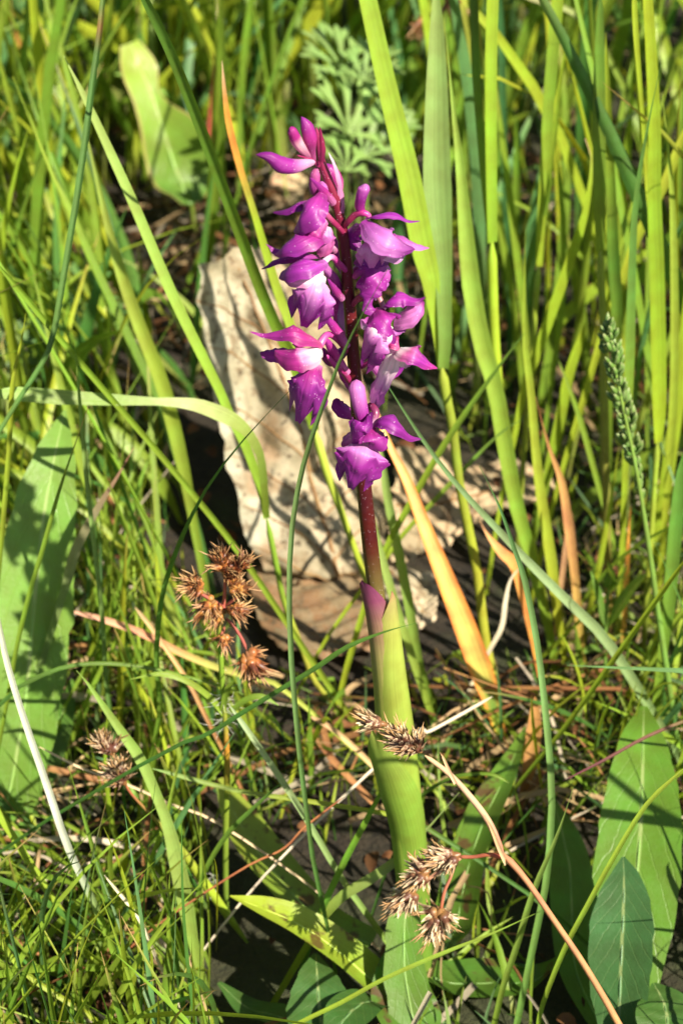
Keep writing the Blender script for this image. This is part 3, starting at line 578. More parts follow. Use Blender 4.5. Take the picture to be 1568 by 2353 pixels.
dead('small tan and pink dry leaf glimpsed behind the topmost blossoms', [
  [(628,392,.35),(655,390,.352),(690,400,.352),(703,430,.35)],
  [(615,440,.342),(650,440,.345),(680,440,.345),(700,450,.342)],
  [(620,490,.335),(645,495,.335),(670,490,.335),(690,480,.335)],
  [(632,525,.326),(650,530,.325),(668,520,.326),(680,505,.328)]], cols=((.55,.30,.18), (.70,.55,.32)), seed=41, n=26, m=26)
# ------------------------------------------------------------------ wood rushes with brown seed heads
CH=(.10,.035,.018); CH2=(.30,.15,.05); STR=(.72,.58,.38)
def spikelet_mesh(seed, warm):
    r_ = np.random.default_rng(seed); b = Bag()
    mid = (.24,.075,.022) if warm else (.13,.055,.035); tip = ((.50,.30,.13) if seed % 2 else (.22,.09,.03)) if warm else STR if seed % 2 else (.5,.36,.22)
    c = np.array([(0,0,z) for z in np.linspace(0, .66, 9)]); tube(b, c, np.array([.1,.2,.26,.28,.265,.23,.17,.1,.03]), stops(np.linspace(0,1,9), [(0,CH2),(.35,(.42,.17,.04) if warm else mid),(.7,(.2,.06,.02) if warm else CH),(1,(.04,.015,.01))]), 8)
    for k in range(6):
        a = k*math.pi/3+r_.uniform(-.35,.35); o = np.array((math.cos(a), math.sin(a), 0)); sp = r_.uniform(.2,.46); ln = r_.uniform(.75,1.15)
        cl = spline([(0,0,.02), o*.24+np.array((0,0,.25)), o*(sp*.85)+np.array((0,0,.58)), o*sp*1.1+np.array((0,0,ln))], 9)
        pale = (k+seed) % 2
        ribbon(b, cl, np.array([.05,.10,.14,.145,.13,.105,.075,.045,.015]), o+np.array((0,0,.01)), stops(np.linspace(0,1,9), [(0,CH2),(.3,STR if pale and not warm else mid),(.62,CH if not pale else mid),(.85,tip),(1,tip)]), -.45, across=5, edge=tip if pale else None)
    for k in range(2):
        a = r_.uniform(0, 6.3); o = np.array((math.cos(a), math.sin(a), 0))
        cl = spline([(0,0,.5), o*.12+np.array((0,0,.9)), o*r_.uniform(.2,.6)+np.array((0,0,r_.uniform(1.1,1.6)))], 7)
        tube(b, cl, np.array([.04,.035,.03,.03,.045,.035,.01]), np.array((.42,.25,.11)), 4)
    return b.mesh('spikelet')
SPK = {w: [spikelet_mesh(s+10*w, w) for s in range(4)] for w in (0, 1)}
def seed_head(root, p0, p1, Y, rad, count, warm=0, size=44, spread=1.15):
    """a cluster of spikelets fanning from p0 towards p1 (px)"""
    a, b_ = P(*p0, Y), P(*p1, Y); ax = b_-a; L = np.linalg.norm(ax); ax = ax/L; m = pxm(a)
    core = Bag(); cc = spline([a, a+ax*L*.4, a+ax*L*.75], 9)
    tube(core, cc, rad*.20*m*np.array([.45,.8,1,1.1,1.1,1,.85,.6,.3]), np.array((.24,.11,.04)), 8)
    hd = part('seed_head', core, M_RUSH, root); o = org(root)
    e1 = unit(np.cross(ax, (.2,.4,.9))); e2 = np.cross(ax, e1)
    count = int(count*1.45)
    for k in range(count):
        f = (k+.5)/count; th = spread*math.sqrt(f)*rng.uniform(.75,1.1); ph = k*2.399+rng.uniform(-.4,.4)
        d = unit(ax*math.cos(th)+(e1*math.cos(ph)+e2*math.sin(ph))*math.sin(th)*rng.uniform(.6,1.1)+rng.normal(0,.22,3))
        st = a+ax*L*(.55-.48*f)+d*rad*m*.12
        sp = bpy.data.objects.new('spikelet', SPK[warm][k % 4])
        if not sp.data.materials: sp.data.materials.append(M_RUSH)
        S.collection.objects.link(sp); sp.parent = hd; sp.location = st-o
        q = Vector(d).to_track_quat('Z', 'Y'); sp.rotation_euler = q.to_euler(); s_ = size*m*rng.uniform(.65,1.1); sp.scale = (s_,)*3
    return hd
# bottom right: straw-coloured stalk with hanging heads
w1 = thing('wood_rush', tuple(P(1440,2400,-.075)*np.array([1,1,0])), 'straw coloured wood rush stalk slanting over the leaves with drooping heads', 'wood rush')
b, c = culm_bag([(1432,2375),(1385,2290),(1330,2200),(1270,2112),(1205,2018),(1152,1958)], -.075, -.055, [17,16,15,14,14,18], [(0,(.45,.22,.10)),(.5,(.50,.27,.12)),(1,(.5,.22,.12))]); part('stalk', b, M_DRY, w1)
b, c = culm_bag([(1152,1960),(1122,1888),(1075,1825),(1030,1777),(975,1735)], -.055, -.048, [18,16,15,13,10], [(0,(.48,.2,.12)),(.4,(.6,.42,.27)),(1,(.55,.36,.22))], ground=False); part('stalk', b, M_DRY, w1)
b, c = culm_bag([(1152,1968),(1122,1963),(1088,1968),(1055,1968)], -.055, -.052, [13,10,9,9], [(0,(.5,.12,.07)),(1,(.5,.18,.1))], ground=False); part('branch', b, M_DRY, w1)
b, c = culm_bag([(1042,1985),(1034,2015),(1020,2048),(1012,2088)], -.052, -.054, [8,8,8,8], [(0,(.5,.25,.16)),(1,(.5,.14,.08))], ground=False); part('branch', b, M_DRY, w1)
b, c = culm_bag([(1062,1968),(1020,1995),(975,2025),(960,2040)], -.052, -.054, [8,8,8,8], (.5,.25,.16), ground=False); part('branch', b, M_DRY, w1)
for pts, w in (([(1162,1985),(1146,1950),(1128,1905),(1112,1872)], [10,10,7,2]), ([(1045,1800),(1030,1770),(1018,1742),(1010,1728)], [8,9,6,2])):
    b, _ = blade_bag(pts, -.056, -.056, w, [(0,(.6,.4,.26)),(1,TAN)], ground=False, fold=.6); part('bract', b, M_DRY, w1)
seed_head(w1, (968,1728), (880,1672), -.048, 55, 20, 0, 50, 1.0)
seed_head(w1, (890,1665), (838,1655), -.047, 35, 6, 0, 44, .5)
seed_head(w1, (1058,1962), (985,1978), -.052, 50, 16, 0, 50, 1.0)
seed_head(w1, (985,2000), (940,2020), -.053, 42, 10, 0, 46, 1.1)
seed_head(w1, (955,2040), (905,2082), -.054, 46, 14, 0, 46, 1.0)
seed_head(w1, (1012,2085), (986,2160), -.054, 50, 18, 0, 50, .95)
# left: upright culm with clustered rusty heads
w2 = thing('wood_rush', tuple(P(520,2150,-.012)*np.array([1,1,0])), 'upright wood rush on green culm topped with rusty clustered heads', 'wood rush')
b, c = culm_bag([(520,2120),(518,2000),(519,1880),(522,1780),(519,1680),(513,1600)], -.012, -.012, [13,14,15,15,13,12], [(0,(.12,.22,.03)),(.5,(.2,.28,.03)),(.7,(.42,.26,.03)),(.76,(.5,.13,.03)),(.8,(.3,.3,.04)),(1,(.2,.3,.04))]); part('culm', b, M_CULM, w2)
b, c = culm_bag([(513,1605),(508,1520),(505,1440),(515,1380),(518,1310)], -.012, -.012, [13,13,10,9,7], [(0,(.17,.28,.03)),(.45,(.2,.32,.03)),(.6,(.42,.12,.08)),(1,(.42,.12,.08))], ground=False); part('culm', b, M_CULM, w2)
for pts in ([(522,1400),(490,1380),(458,1362)], [(520,1420),(538,1440),(556,1468),(566,1492)], [(519,1330),(535,1315),(548,1304)], [(516,1440),(508,1465),(514,1490)], [(520,1390),(540,1375),(550,1370)]):
    b, _ = culm_bag(pts, -.012, -.014, [8]*len(pts), [(0,(.42,.12,.09)),(1,(.45,.15,.1))], ground=False, n=8); part('branch', b, M_DRY, w2)
for p0, p1, n_, sz in (((516,1312),(508,1268),11,38), ((544,1308),(566,1290),9,34), ((468,1352),(436,1338),11,36), ((495,1378),(455,1412),12,38), ((525,1350),(560,1352),9,34), ((522,1395),(562,1408),10,34), ((522,1340),(530,1318),6,30), ((566,1495),(582,1556),17,48), ((515,1455),(508,1490),5,32), ((505,1400),(500,1425),6,32)):
    seed_head(w2, p0, p1, -.014, 32, n_, 1, sz, 1.35 if n_ < 15 else .95)
for pts in ([(515,1640),(480,1600),(430,1565),(370,1548),(300,1560)], [(515,1650),(560,1610),(600,1600),(640,1620)], [(512,1640),(520,1590),(540,1560)]):
    b, _ = blade_bag(pts, -.012, -.014, [14]*len(pts), [(0,(.2,.33,.04)),(1,MID)], ground=False); part('leaf', b, M_BLADE, w2)
hb = Bag()
for k in range(46):                           # long white hairs at the leaf joint
    p = P(516+rng.normal(0,5), 1625+rng.normal(0,28), -.012); a = rng.uniform(0, 6.3); L = rng.uniform(20,58)*pxm(p)
    d = cs(math.cos(a), math.sin(a)*.6, rng.uniform(-.2,.6)); e = cs(rng.normal(), rng.normal(), 0)*.35
    tube(hb, spline([p, p+d*L*.5+e*L*.3, p+d*L], 6), np.full(6, 4.5e-5), np.array((.75,.76,.7)), 3)
hs_ = part('hairs', hb, M_DRY, w2); hs_['kind'] = 'stuff'
# low left: small dark head on a thin slanting stalk
w3 = thing('wood_rush', tuple(P(565,2165,-.015)*np.array([1,1,0])), 'small wood rush with one dark brown head on thin reddish stalk', 'wood rush')
b, c = culm_bag([(568,2165),(520,2098),(475,2035),(415,1950),(350,1875),(303,1825),(285,1795)], -.015, -.02, [8,20,24,18,8,6,6], [(0,MID),(.35,LIME),(.6,(.2,.22,.04)),(.85,(.35,.12,.06)),(1,(.35,.1,.05))]); part('stalk', b, M_CULM, w3)
seed_head(w3, (290,1805), (258,1750), -.02, 42, 15, 0, 44, 1.15)
seed_head(w3, (258,1735), (222,1690), -.02, 34, 8, 0, 44, .8)
hb = Bag()
for k in range(26):
    p = P(478+rng.normal(0,14), 2030+rng.normal(0,14), -.015); a = rng.uniform(0, 6.3); L = rng.uniform(16,40)*pxm(p)
    d = cs(math.cos(a), math.sin(a), .3); tube(hb, spline([p, p+d*L*.5+cs(rng.normal(),rng.normal(),0)*L*.12, p+d*L], 6), np.full(6, 4.5e-5), np.array((.75,.76,.7)), 3)
hs_ = part('hairs', hb, M_DRY, w3); hs_['kind'] = 'stuff'
# far top: dry head between the tall blades
w4 = thing('wood_rush', tuple(P(985,200,.26)*np.array([1,1,0])), 'dry brown rush heads half hidden behind the broad folded blade', 'wood rush')
b, c = culm_bag([(1010,500),(1005,300),(1000,140),(1010,40),(1040,-10)], .26, .262, 9, TAN); part('culm', b, M_DRY, w4)
seed_head(w4, (992,30), (966,70), .26, 45, 11, 1, 44, .9); seed_head(w4, (1035,-20), (1048,10), .26, 40, 9, 1, 40, 1.)
# ------------------------------------------------------------------ green grass flower spike
gs = thing('grass_flower_spike', tuple(P(1545,1640,.04)*np.array([1,1,0])), 'green grass flower spike with packed spikelets on a leaning stem', 'grass spike')
SP = [(1545,1640),(1530,1540),(1512,1420),(1494,1290),(1474,1160),(1462,1090),(1446,1010),(1424,910),(1404,810),(1394,745)]
b, c = culm_bag(SP, .04, .05, [15,15,14,13,11,9,8,7,6,4], [(0,(.12,.23,.04)),(1,(.2,.32,.06))]); part('stem', b, M_CULM, gs)
sb = Bag()
cl = spline([(0,0,0),(.06,0,.4),(.05,0,.75),(.02,0,1)], 8); tube(sb, cl, np.array([.05,.14,.18,.18,.15,.12,.07,.02]), stops(np.linspace(0,1,8), [(0,(.10,.20,.04)),(.6,(.13,.24,.05)),(1,(.28,.32,.14))]), 6)
for sgn in (-1, 1): ribbon(sb, spline([(0,sgn*.1,.05),(sgn*.03,sgn*.18,.4),(0,sgn*.2,.8)], 6), np.array([.05,.1,.12,.1,.06,.01]), (0,sgn,.1), stops(np.linspace(0,1,6), [(0,(.10,.2,.04)),(1,(.26,.32,.14))]), -.3)
spm = sb.mesh('spikelet'); spm.materials.append(M_CULM)
top_c = spline([P(u, v, .05) for u, v in SP[4:]], 60)
for i in range(2, 59):
    for k in range(3 if 16 < i < 56 else 1):
        a = rng.uniform(0, 6.3); T = unit(top_c[min(i+1,59)]-top_c[i-1]); e1 = unit(np.cross(T, (0,1,.2))); e2 = np.cross(T, e1)
        rad = math.sin(min(1, i/24)*1.5)*(1 if i < 50 else (60-i)/10)
        d = unit(T*1.0+(e1*math.cos(a)+e2*math.sin(a))*(.5 if i > 16 else .3)); sp = bpy.data.objects.new('spikelet', spm); S.collection.objects.link(sp); sp.parent = gs
        sp.location = top_c[i]-org(gs)+(e1*math.cos(a)+e2*math.sin(a))*(15*rad if i > 14 else 4)*pxm(top_c[i])*rng.uniform(.3,1.1); sp.rotation_euler = Vector(d).to_track_quat('Z','Y').to_euler()
        s_ = rng.uniform(26,40)*pxm(top_c[i]); sp.scale = (s_, s_, s_)
# ------------------------------------------------------------------ grass shoots: culm and leaves move together
def shoot(base_px, Y, label, culms=(), leaves=(), group=None):
    root = thing('grass_shoot', tuple(P(*base_px, Y)*np.array([1,1,0])), label, 'grass shoot', group)
    for pts, Y0, Y1, w, cols, gnd in culms: part('culm', culm_bag(pts, Y0, Y1, w, cols, ground=gnd)[0], M_CULM, root)
    for pts, Y0, Y1, w, cols, kw in leaves: part('blade', blade_bag(pts, Y0, Y1, w, cols, ground=False, n=30, **kw)[0], kw.get('mat', M_BLADE), root)
    return root
CG=[(0,(.18,.24,.03)),(.5,(.24,.3,.03)),(1,(.25,.36,.04))]
shoot((880,1430), .075, 'pale grass shoot with one arching long blade and one orange tipped blade',
  [([(880,1430),(850,1360),(835,1318),(793,1202),(752,1089),(722,985)], .075, .085, [15,15,15,16,20,20], [(0,YEL),(.4,(.25,.24,.04)),(.6,LIME),(1,(.34,.42,.06))], True)],
  [([(722,985),(695,890),(665,810),(640,760),(600,665),(550,530),(480,340),(400,135),(335,0),(320,-40)], .085, .02, [22,26,27,28,28,28,28,26,20,16], [(0,(.3,.42,.05)),(.4,MID),(1,(.10,.22,.04))], dict(prof='cut', rot=-.2)),
   ([(725,990),(705,900),(668,755),(640,680),(605,565),(580,480),(550,385),(525,285),(515,210),(510,140)], .086, .075, [16,22,24,24,20,16,17,17,10,4], [(0,(.33,.43,.08)),(.5,LIME),(.6,(.4,.38,.06)),(.68,ORA),(.85,(.6,.25,.06)),(1,(.75,.5,.36))], dict(prof='cut', rot=.3))])
shoot((760,1610), .06, 'grass shoot with one blade kinked over and bending flat sideways',
  [([(760,1610),(720,1560),(690,1480),(652,1380),(635,1300),(612,1190)], .06, .055, [13,13,13,14,14,15], [(0,OLI),(.5,YEL),(.7,MID),(1,(.18,.3,.03))], True)],
  [([(612,1190),(600,1130),(566,1030),(530,960),(505,900),(470,830),(430,750),(390,665),(345,560),(305,465),(260,365),(200,235),(147,128)], .055, .065, [16,20,22,22,22,24,25,26,25,24,22,16,4], [(0,(.2,.33,.03)),(.4,(.27,.41,.04)),(1,(.33,.42,.12))], dict(prof='cut', rot=.2)),
   ([(612,1190),(606,1110),(597,1045),(570,995),(535,965),(500,948),(455,932),(410,925),(350,922),(250,918),(130,912),(40,905),(-30,905)], .055, .03, [15,18,19,24,34,36,32,24,18,28,36,34,28], [(0,MID),(.3,(.3,.4,.1)),(.55,(.42,.5,.22)),(.75,(.2,.34,.06)),(1,(.22,.36,.06))], dict(prof='cut', tw=0, fold=.12))])
shoot((1140,1600), .075, 'stout grass shoot bearing two very broad upright blades behind the spike',
  [([(1135,1590),(1126,1534),(1112,1459),(1094,1309),(1074,1209),(1054,1109),(1039,984),(1024,909),(1014,844)], .075, .08, [24,24,24,23,23,23,23,24,26], [(0,YEL),(.4,(.3,.33,.03)),(.7,(.2,.26,.03)),(1,(.28,.36,.04))], True)],
  [([(1014,846),(1005,780),(993,700),(985,640),(966,565),(934,400),(886,200),(842,0),(832,-50)], .08, .09, [24,24,30,46,58,57,48,44,42], [(0,(.27,.4,.04)),(1,(.26,.41,.045))], dict(prof='cut', fold=.35, rot=.25)),
   ([(1018,846),(1022,784),(1020,700),(1017,600),(1010,520),(1005,450),(1003,350),(1003,200),(1003,75),(1001,0),(998,-60)], .078, .10, [24,30,34,42,56,66,62,50,34,18,8], [(0,(.16,.28,.04)),(.5,(.23,.35,.10)),(1,(.28,.40,.10))], dict(prof='cut', fold=.3, rot=-.1))])
shoot((1240,1420), .08, 'tall lime grass shoot with narrow folded upper blade',
  [([(1232,1320),(1215,1240),(1184,1159),(1165,1060),(1148,930),(1136,784),(1130,650),(1129,555)], .095, .10, [26,24,22,22,22,24,26,24], [(0,LIME),(.5,(.33,.42,.03)),(1,(.26,.4,.03))], True)],
  [([(1129,556),(1127,450),(1125,300),(1125,150),(1129,0),(1130,-40)], .10, .11, [24,27,29,30,30,28], [(0,(.22,.36,.03)),(1,LIME)], dict(prof='cut', rot=.3)),
   ([(1128,560),(1116,450),(1104,300),(1094,150),(1090,0),(1088,-40)], .102, .115, [16,18,22,24,24,24], [(0,MID),(1,DARK)], dict(prof='cut', rot=-.6))])
shoot((1235,1000), .13, 'yellow green grass shoot with slender side blade',
  [([(1204,1010),(1212,890),(1222,784),(1229,700),(1236,612)], .13, .135, [13,13,13,14,17], CG, True)],
  [([(1236,612),(1242,500),(1249,400),(1257,250),(1269,100),(1278,0),(1281,-40)], .135, .14, [18,22,26,28,30,30,28], [(0,LIME),(.6,MID),(1,LIME)], dict(prof='cut', rot=.2)),
   ([(1252,500),(1259,425),(1274,300),(1284,200),(1301,95)], .136, .13, [10,11,11,10,4], [(0,MID),(1,LIME)], dict(prof='cut'))])
shoot((1390,1300), .10, 'grass shoot with brown tinged culm and paired deep green blades',
  [([(1396,1330),(1393,1230),(1389,1000),(1385,784),(1380,650),(1378,575)], .10, .105, [19,19,19,18,18,20], [(0,(.24,.16,.05)),(.4,(.2,.2,.04)),(1,(.25,.35,.04))], True)],
  [([(1378,576),(1375,480),(1374,350),(1374,200),(1376,70),(1379,-10)], .105, .11, [22,28,31,29,20,8], [(0,MID),(1,(.09,.2,.03))], dict(prof='cut', rot=.1)),
   ([(1388,784),(1412,784),(1416,700),(1409,600),(1403,450),(1396,250),(1390,75)], .104, .11, [14,24,27,30,24,18,5], [(0,MID),(.5,(.1,.23,.03)),(1,LIME)], dict(prof='cut', rot=-.3))])
shoot((1490,1350), .085, 'robust grass shoot with wide sunlit blade beside the seed spike',
  [([(1488,1320),(1494,1230),(1502,1110),(1509,1015)], .085, .09, [14,14,14,16], CG, True)],
  [([(1509,1016),(1510,934),(1507,784),(1503,600),(1498,450),(1499,300),(1493,150),(1484,0),(1480,-40)], .09, .095, [18,36,40,39,36,33,30,26,24], [(0,(.3,.42,.03)),(.4,(.2,.34,.03)),(1,LIME)], dict(prof='cut', rot=.25, fold=.4)),
   ([(1500,620),(1494,500),(1484,400),(1470,250),(1458,60),(1455,-20)], .095, .10, [10,14,15,15,13,12], [(0,LIME),(1,LIME)], dict(prof='cut'))])
# ------------------------------------------------------------------ single blades traced one by one
RG = 'tall blades standing in the sunlit clump behind the dry leaf'
def B(tip_to_base, Y0, Y1, w, cols, label, group=None, **k):
    if isinstance(w, list): w = w[::-1]
    return blade(tip_to_base[::-1], Y0, Y1, w, cols, label, group, **k)
g = lambda *p: float(G(*p)[1])
B([(190,282),(205,330),(230,440),(260,560),(290,660),(330,770),(370,870),(400,980),(425,1090),(445,1200)], .10, .12, [3,12,18,24,28,32,34,34,28,20], [(0,MID),(.4,(.27,.4,.04)),(1,(.3,.42,.08))], 'broad twin ridged grass blade left of the pale dry leaf', tw=-.4)
B([(30,175),(80,300),(120,400),(165,490),(200,575),(240,660),(300,785),(350,890),(390,1000),(420,1100)], .12, .14, [3,9,13,16,19,20,22,22,18,14], [(0,DARK),(.6,MID),(1,LIME)], 'slender arching grass blade passing behind the thin dark culm', rot=.4)
blade([(-10,1010),(40,925),(95,840),(125,765),(155,590),(180,440),(200,300),(212,200),(228,90),(237,0),(240,-40)], .02, .06, [10,11,12,14,15,16,16,15,14,13,13], [(0,(.12,.24,.05)),(.8,(.07,.16,.03)),(.86,(.3,.1,.03)),(.88,(.09,.18,.03)),(1,(.14,.2,.03))], 'dark green culm leaning across the blades with one rust coloured joint', prof='cut', name='grass_shoot', cat='grass shoot', fold=.8)
B([(-20,590),(70,697),(135,775),(250,909),(350,1024),(450,1144),(545,1264),(640,1404),(740,1554),(800,1640)], .055, .03, [14,14,14,14,14,14,14,14,14,13], [(0,(.2,.28,.03)),(1,(.17,.3,.03))], 'straight green grass culm slanting behind the rusty rush heads', prof='cut', name='grass_shoot', cat='grass shoot', fold=.8)
B([(892,615),(850,690),(820,745),(780,830),(735,950),(705,1040),(685,1120),(670,1220),(664,1350),(668,1500),(680,1650),(690,1750),(704,1860),(718,1970),(738,2065)], -.035, -.062, [3,7,9,11,12,12,12,12,12,13,12,12,11,11,10], [(0,DARK),(.5,(.2,.33,.12)),(.8,(.10,.2,.05)),(1,DARK)], 'thin grey green grass blade curving in front of the orchid blossoms', fold=.7)
B([(672,890),(565,1004),(480,1114),(425,1219),(385,1324),(367,1409),(360,1520),(368,1600),(365,1660),(345,1745)], .02, -.015, [3,9,10,11,12,12,12,13,12,10], [(0,MID),(.5,(.10,.23,.04)),(1,DARK)], 'bowed dark green grass blade arching over to the hanging left blossom', fold=.6)
B([(560,1595),(520,1580),(420,1552),(330,1532),(240,1524),(150,1532),(60,1570),(0,1620)], .0, .01, 10, [(0,DARK),(1,MID)], 'slim dark blade arching low across in front of the green culm', fold=.5)
B([(884,876),(969,1009),(1044,1109),(1134,1209),(1219,1299),(1304,1384),(1384,1464),(1454,1568),(1510,1660)], .035, .0, [5,9,12,16,20,23,25,24,20], [(0,(.2,.32,.12)),(.5,(.27,.38,.2)),(1,(.08,.18,.06))], 'long grey green grooved blade slanting down from the lowest blossoms', fold=.6, prof='cut')
B([(1100,1070),(1128,1125),(1154,1184),(1184,1274),(1204,1334),(1229,1459),(1244,1568),(1259,1717),(1266,1847),(1254,2017),(1224,2167),(1184,2360)], -.045, -.01, [2,8,11,13,14,15,15,16,16,16,16,15], [(0,(.12,.24,.05)),(.5,(.16,.28,.10)),(.8,(.05,.14,.04)),(1,DARK)], 'bluish green bowed blade crossing over the grooved slanting blade', fold=.6)
B([(1205,765),(1184,790),(1114,884),(1044,984),(994,1064),(949,1144),(884,1264),(842,1380),(800,1520),(780,1600)], .06, .07, [2,9,14,15,15,15,15,15,14,12], [(0,LIME),(.6,MID),(1,DARK)], 'straight green blade leaning across the orange withered blade', fold=.5)
B([(1218,950),(1144,999),(1064,1079),(984,1164),(929,1224),(880,1290)], .08, .09, [2,9,11,11,11,10], [(0,LIME),(1,(.08,.18,.04))], 'second thinner blade leaning parallel over the tan dry leaf', fold=.5)
B([(1020,40),(1040,250),(1055,375),(1068,525),(1080,650),(1105,790),(1134,884),(1160,1034),(1184,1159),(1212,1260),(1235,1350)], .085, .10, [2,25,33,41,43,42,38,38,34,28,24], [(0,MID),(.5,(.27,.39,.06)),(1,(.30,.41,.09))], 'wide grooved light green blade standing just behind the stout shoot', fold=.5)
B([(1516,150),(1484,300),(1459,450),(1449,600),(1444,784),(1440,900),(1436,1010)], .09, .07, [3,14,18,22,28,26,20], [(0,LIME),(.5,(.13,.26,.05)),(1,(.1,.22,.05))], 'dark pointed blade leaning over the wide sunlit blade', rot=.3)
B([(1519,213),(1534,350),(1544,500),(1548,784),(1544,934),(1534,1090),(1525,1200)], .10, .10, [3,14,18,20,20,18,15], [(0,LIME),(1,(.27,.4,.06))], 'narrow lime blade with blunt tip at the edge of the clump', RG)
B([(1575,285),(1524,425),(1464,540),(1430,640),(1385,760),(1350,880)], .12, .13, [22,22,22,20,18,15], [(0,LIME),(1,(.36,.42,.04))], 'yellow lime blade slanting behind the paired deep green blades', prof='cut')
B([(1342,318),(1357,370),(1344,475),(1314,575),(1264,715),(1234,800),(1200,900),(1180,1000)], .12, .125, [4,14,24,28,30,28,22,16], [(0,LIME),(.8,LIME),(.93,(.4,.4,.1)),(.95,(.75,.4,.34)),(1,(.8,.45,.4))], 'bright folded blade with pink withered tip leaning in the clump', rot=.5)
B([(1206,528),(1204,650),(1205,784),(1219,909),(1229,1034),(1244,1159),(1264,1284),(1276,1384),(1290,1480)], .085, .09, [3,12,17,18,20,25,26,22,16], [(0,LIME),(.5,(.3,.42,.05)),(1,MID)], 'upright sunlit blade standing over the curled tip of the lobed leaf')
B([(1274,300),(1284,425),(1294,540),(1290,700),(1270,850)], .15, .15, [3,14,15,14,12], MID, 'thin upright blade in shade within the clump', RG)
B([(1255,765),(1304,884),(1334,974),(1359,1064),(1385,1160)], .11, .12, [3,11,13,13,10], MID, 'thin green blade leaning beside the brown withered blade', RG)
B([(1345,740),(1304,860),(1284,960),(1262,1060),(1240,1160)], .12, .12, [20,26,27,26,20], [(0,MID),(1,LIME)], 'bright blade striped by shadow rising behind the brown withered blade', prof='cut', rot=.3)
B([(1568,1040),(1550,1209),(1535,1384),(1520,1500)], .05, .055, [26,32,30,22], [(0,MID),(1,(.10,.24,.04))], 'broad deep green blade beside the stem of the seed spike', prof='cut')
B([(1580,1275),(1484,1409),(1384,1549),(1300,1665),(1240,1740)], .02, .0, [11,13,13,12,10], [(0,MID),(1,LIME)], 'light green blade slanting in front of the stem of the seed spike', prof='cut', fold=.6)
B([(874,1020),(889,1134),(914,1259),(939,1384),(959,1509),(985,1610)], .06, .07, [12,20,23,24,22,18], [(0,MID),(1,(.3,.42,.12))], 'light blade close behind the red orchid stem', prof='cut', rot=-.3)
B([(846,1150),(862,1230),(884,1309),(914,1409),(954,1534),(990,1640)], .055, .062, [9,18,19,20,18,14], [(0,MID),(1,(.3,.4,.15))], 'pale striped blade hugging the green sheath of the orchid', prof='cut')
B([(1062,2),(1060,60),(1075,150),(1090,225),(1110,330)], .20, .20, [24,30,33,32,20], [(0,MID),(1,(.4,.42,.08))], 'blurred yellowish blade seen between the tall shoots', prof='cut')
B([(1150,-30),(1240,5),(1310,28),(1372,92),(1420,180)], .28, .28, 13, [(0,MID),(1,(.42,.42,.22))], 'pale stalk arching over in the far grass behind the shoots', prof='cut', name='grass_shoot', cat='grass shoot', fold=.8)
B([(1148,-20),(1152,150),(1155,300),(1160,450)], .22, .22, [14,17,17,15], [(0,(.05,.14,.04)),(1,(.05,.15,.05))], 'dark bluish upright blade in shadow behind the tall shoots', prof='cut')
# bottom left tangle
B([(-10,1380),(10,1490),(30,1567),(65,1677),(110,1807),(150,1927),(185,2007),(220,2082),(260,2182),(300,2282),(325,2360)], -.045, -.03, [13,14,15,16,17,18,17,16,15,14,12], [(0,MID),(.3,MID),(.42,(.5,.52,.42)),(.6,(.68,.66,.56)),(1,(.6,.58,.45))], 'long blade silvery white above and green below', fold=.6, prof='cut')  # colour turns whitish towards the tip
B([(176,1540),(200,1567),(235,1617),(280,1682),(325,1747),(360,1827),(385,1892),(410,1992),(430,2092),(445,2167),(470,2267),(480,2320)], -.03, -.015, [4,14,20,24,26,24,26,40,36,24,18,14], [(0,MID),(.4,(.28,.4,.1)),(1,(.2,.34,.05))], 'wide light green blade running down beside the dark rush head')
B([(158,1760),(190,1867),(220,1967),(242,2045),(262,2130)], -.035, -.03, [3,10,12,12,10], [(0,DARK),(1,MID)], 'short slim blade under the dark rush head', fold=.6)
B([(441,1645),(405,1777),(380,1887),(350,1967),(330,2040)], -.02, -.015, [2,9,11,10,9], [(0,MID),(1,(.22,.34,.05))], 'short pointed blade leaning away from the rush culm', fold=.6)
B([(350,1765),(450,1792),(550,1817),(650,1832),(784,1852),(900,1872),(960,1890)], -.02, -.015, 11, [(0,DARK),(.3,LIME),(1,(.2,.33,.1))], 'nearly level pale blade crossing in front of the rush culm', fold=.6, prof='cut')
B([(702,1750),(625,1817),(530,1907),(475,1992),(455,2057),(440,2130)], -.025, -.02, [2,10,12,11,10,9], [(0,MID),(1,DARK)], 'dark thin blade leaning across the folded spotted leaf', fold=.5)
B([(525,1617),(575,1687),(650,1797),(710,1892),(784,2017),(850,2110),(945,2240)], -.03, -.02, [9,13,15,14,14,14,12], [(0,MID),(.5,(.24,.36,.14)),(1,(.36,.46,.26))], 'pale straight blade slanting over both spotted leaves', prof='cut', fold=.5)
B([(-20,2120),(0,2152),(30,2202),(80,2252),(150,2297),(215,2340),(260,2390)], -.06, -.055, 13, [(0,LIME),(1,(.28,.4,.05))], 'bright curved blade sweeping low through the fine grass tangle', prof='cut', fold=.5)
B([(917,1742),(884,1802),(834,1897),(784,1992),(735,2100),(715,2160)], -.03, -.025, [3,11,14,15,15,12], [(0,DARK),(.5,(.15,.3,.03)),(1,MID)], 'clean green blade leaning up to the straw coloured rush head', fold=.4)
B([(1575,1760),(1484,1847),(1409,1967),(1349,2077),(1294,2182),(1244,2310),(1230,2390)], -.06, -.055, [9,11,12,12,12,11,10], [(0,(.16,.27,.03)),(1,(.3,.42,.05))], 'lime curved blade passing in front of the leaf rosette', prof='cut', fold=.6)
B([(1316,1808),(1279,1917),(1224,2047),(1184,2177),(1154,2267),(1130,2370)], -.045, -.05, [2,12,14,15,14,13], [(0,MID),(1,(.22,.34,.08))], 'pointed green blade standing before the narrow rosette leaf', fold=.6)
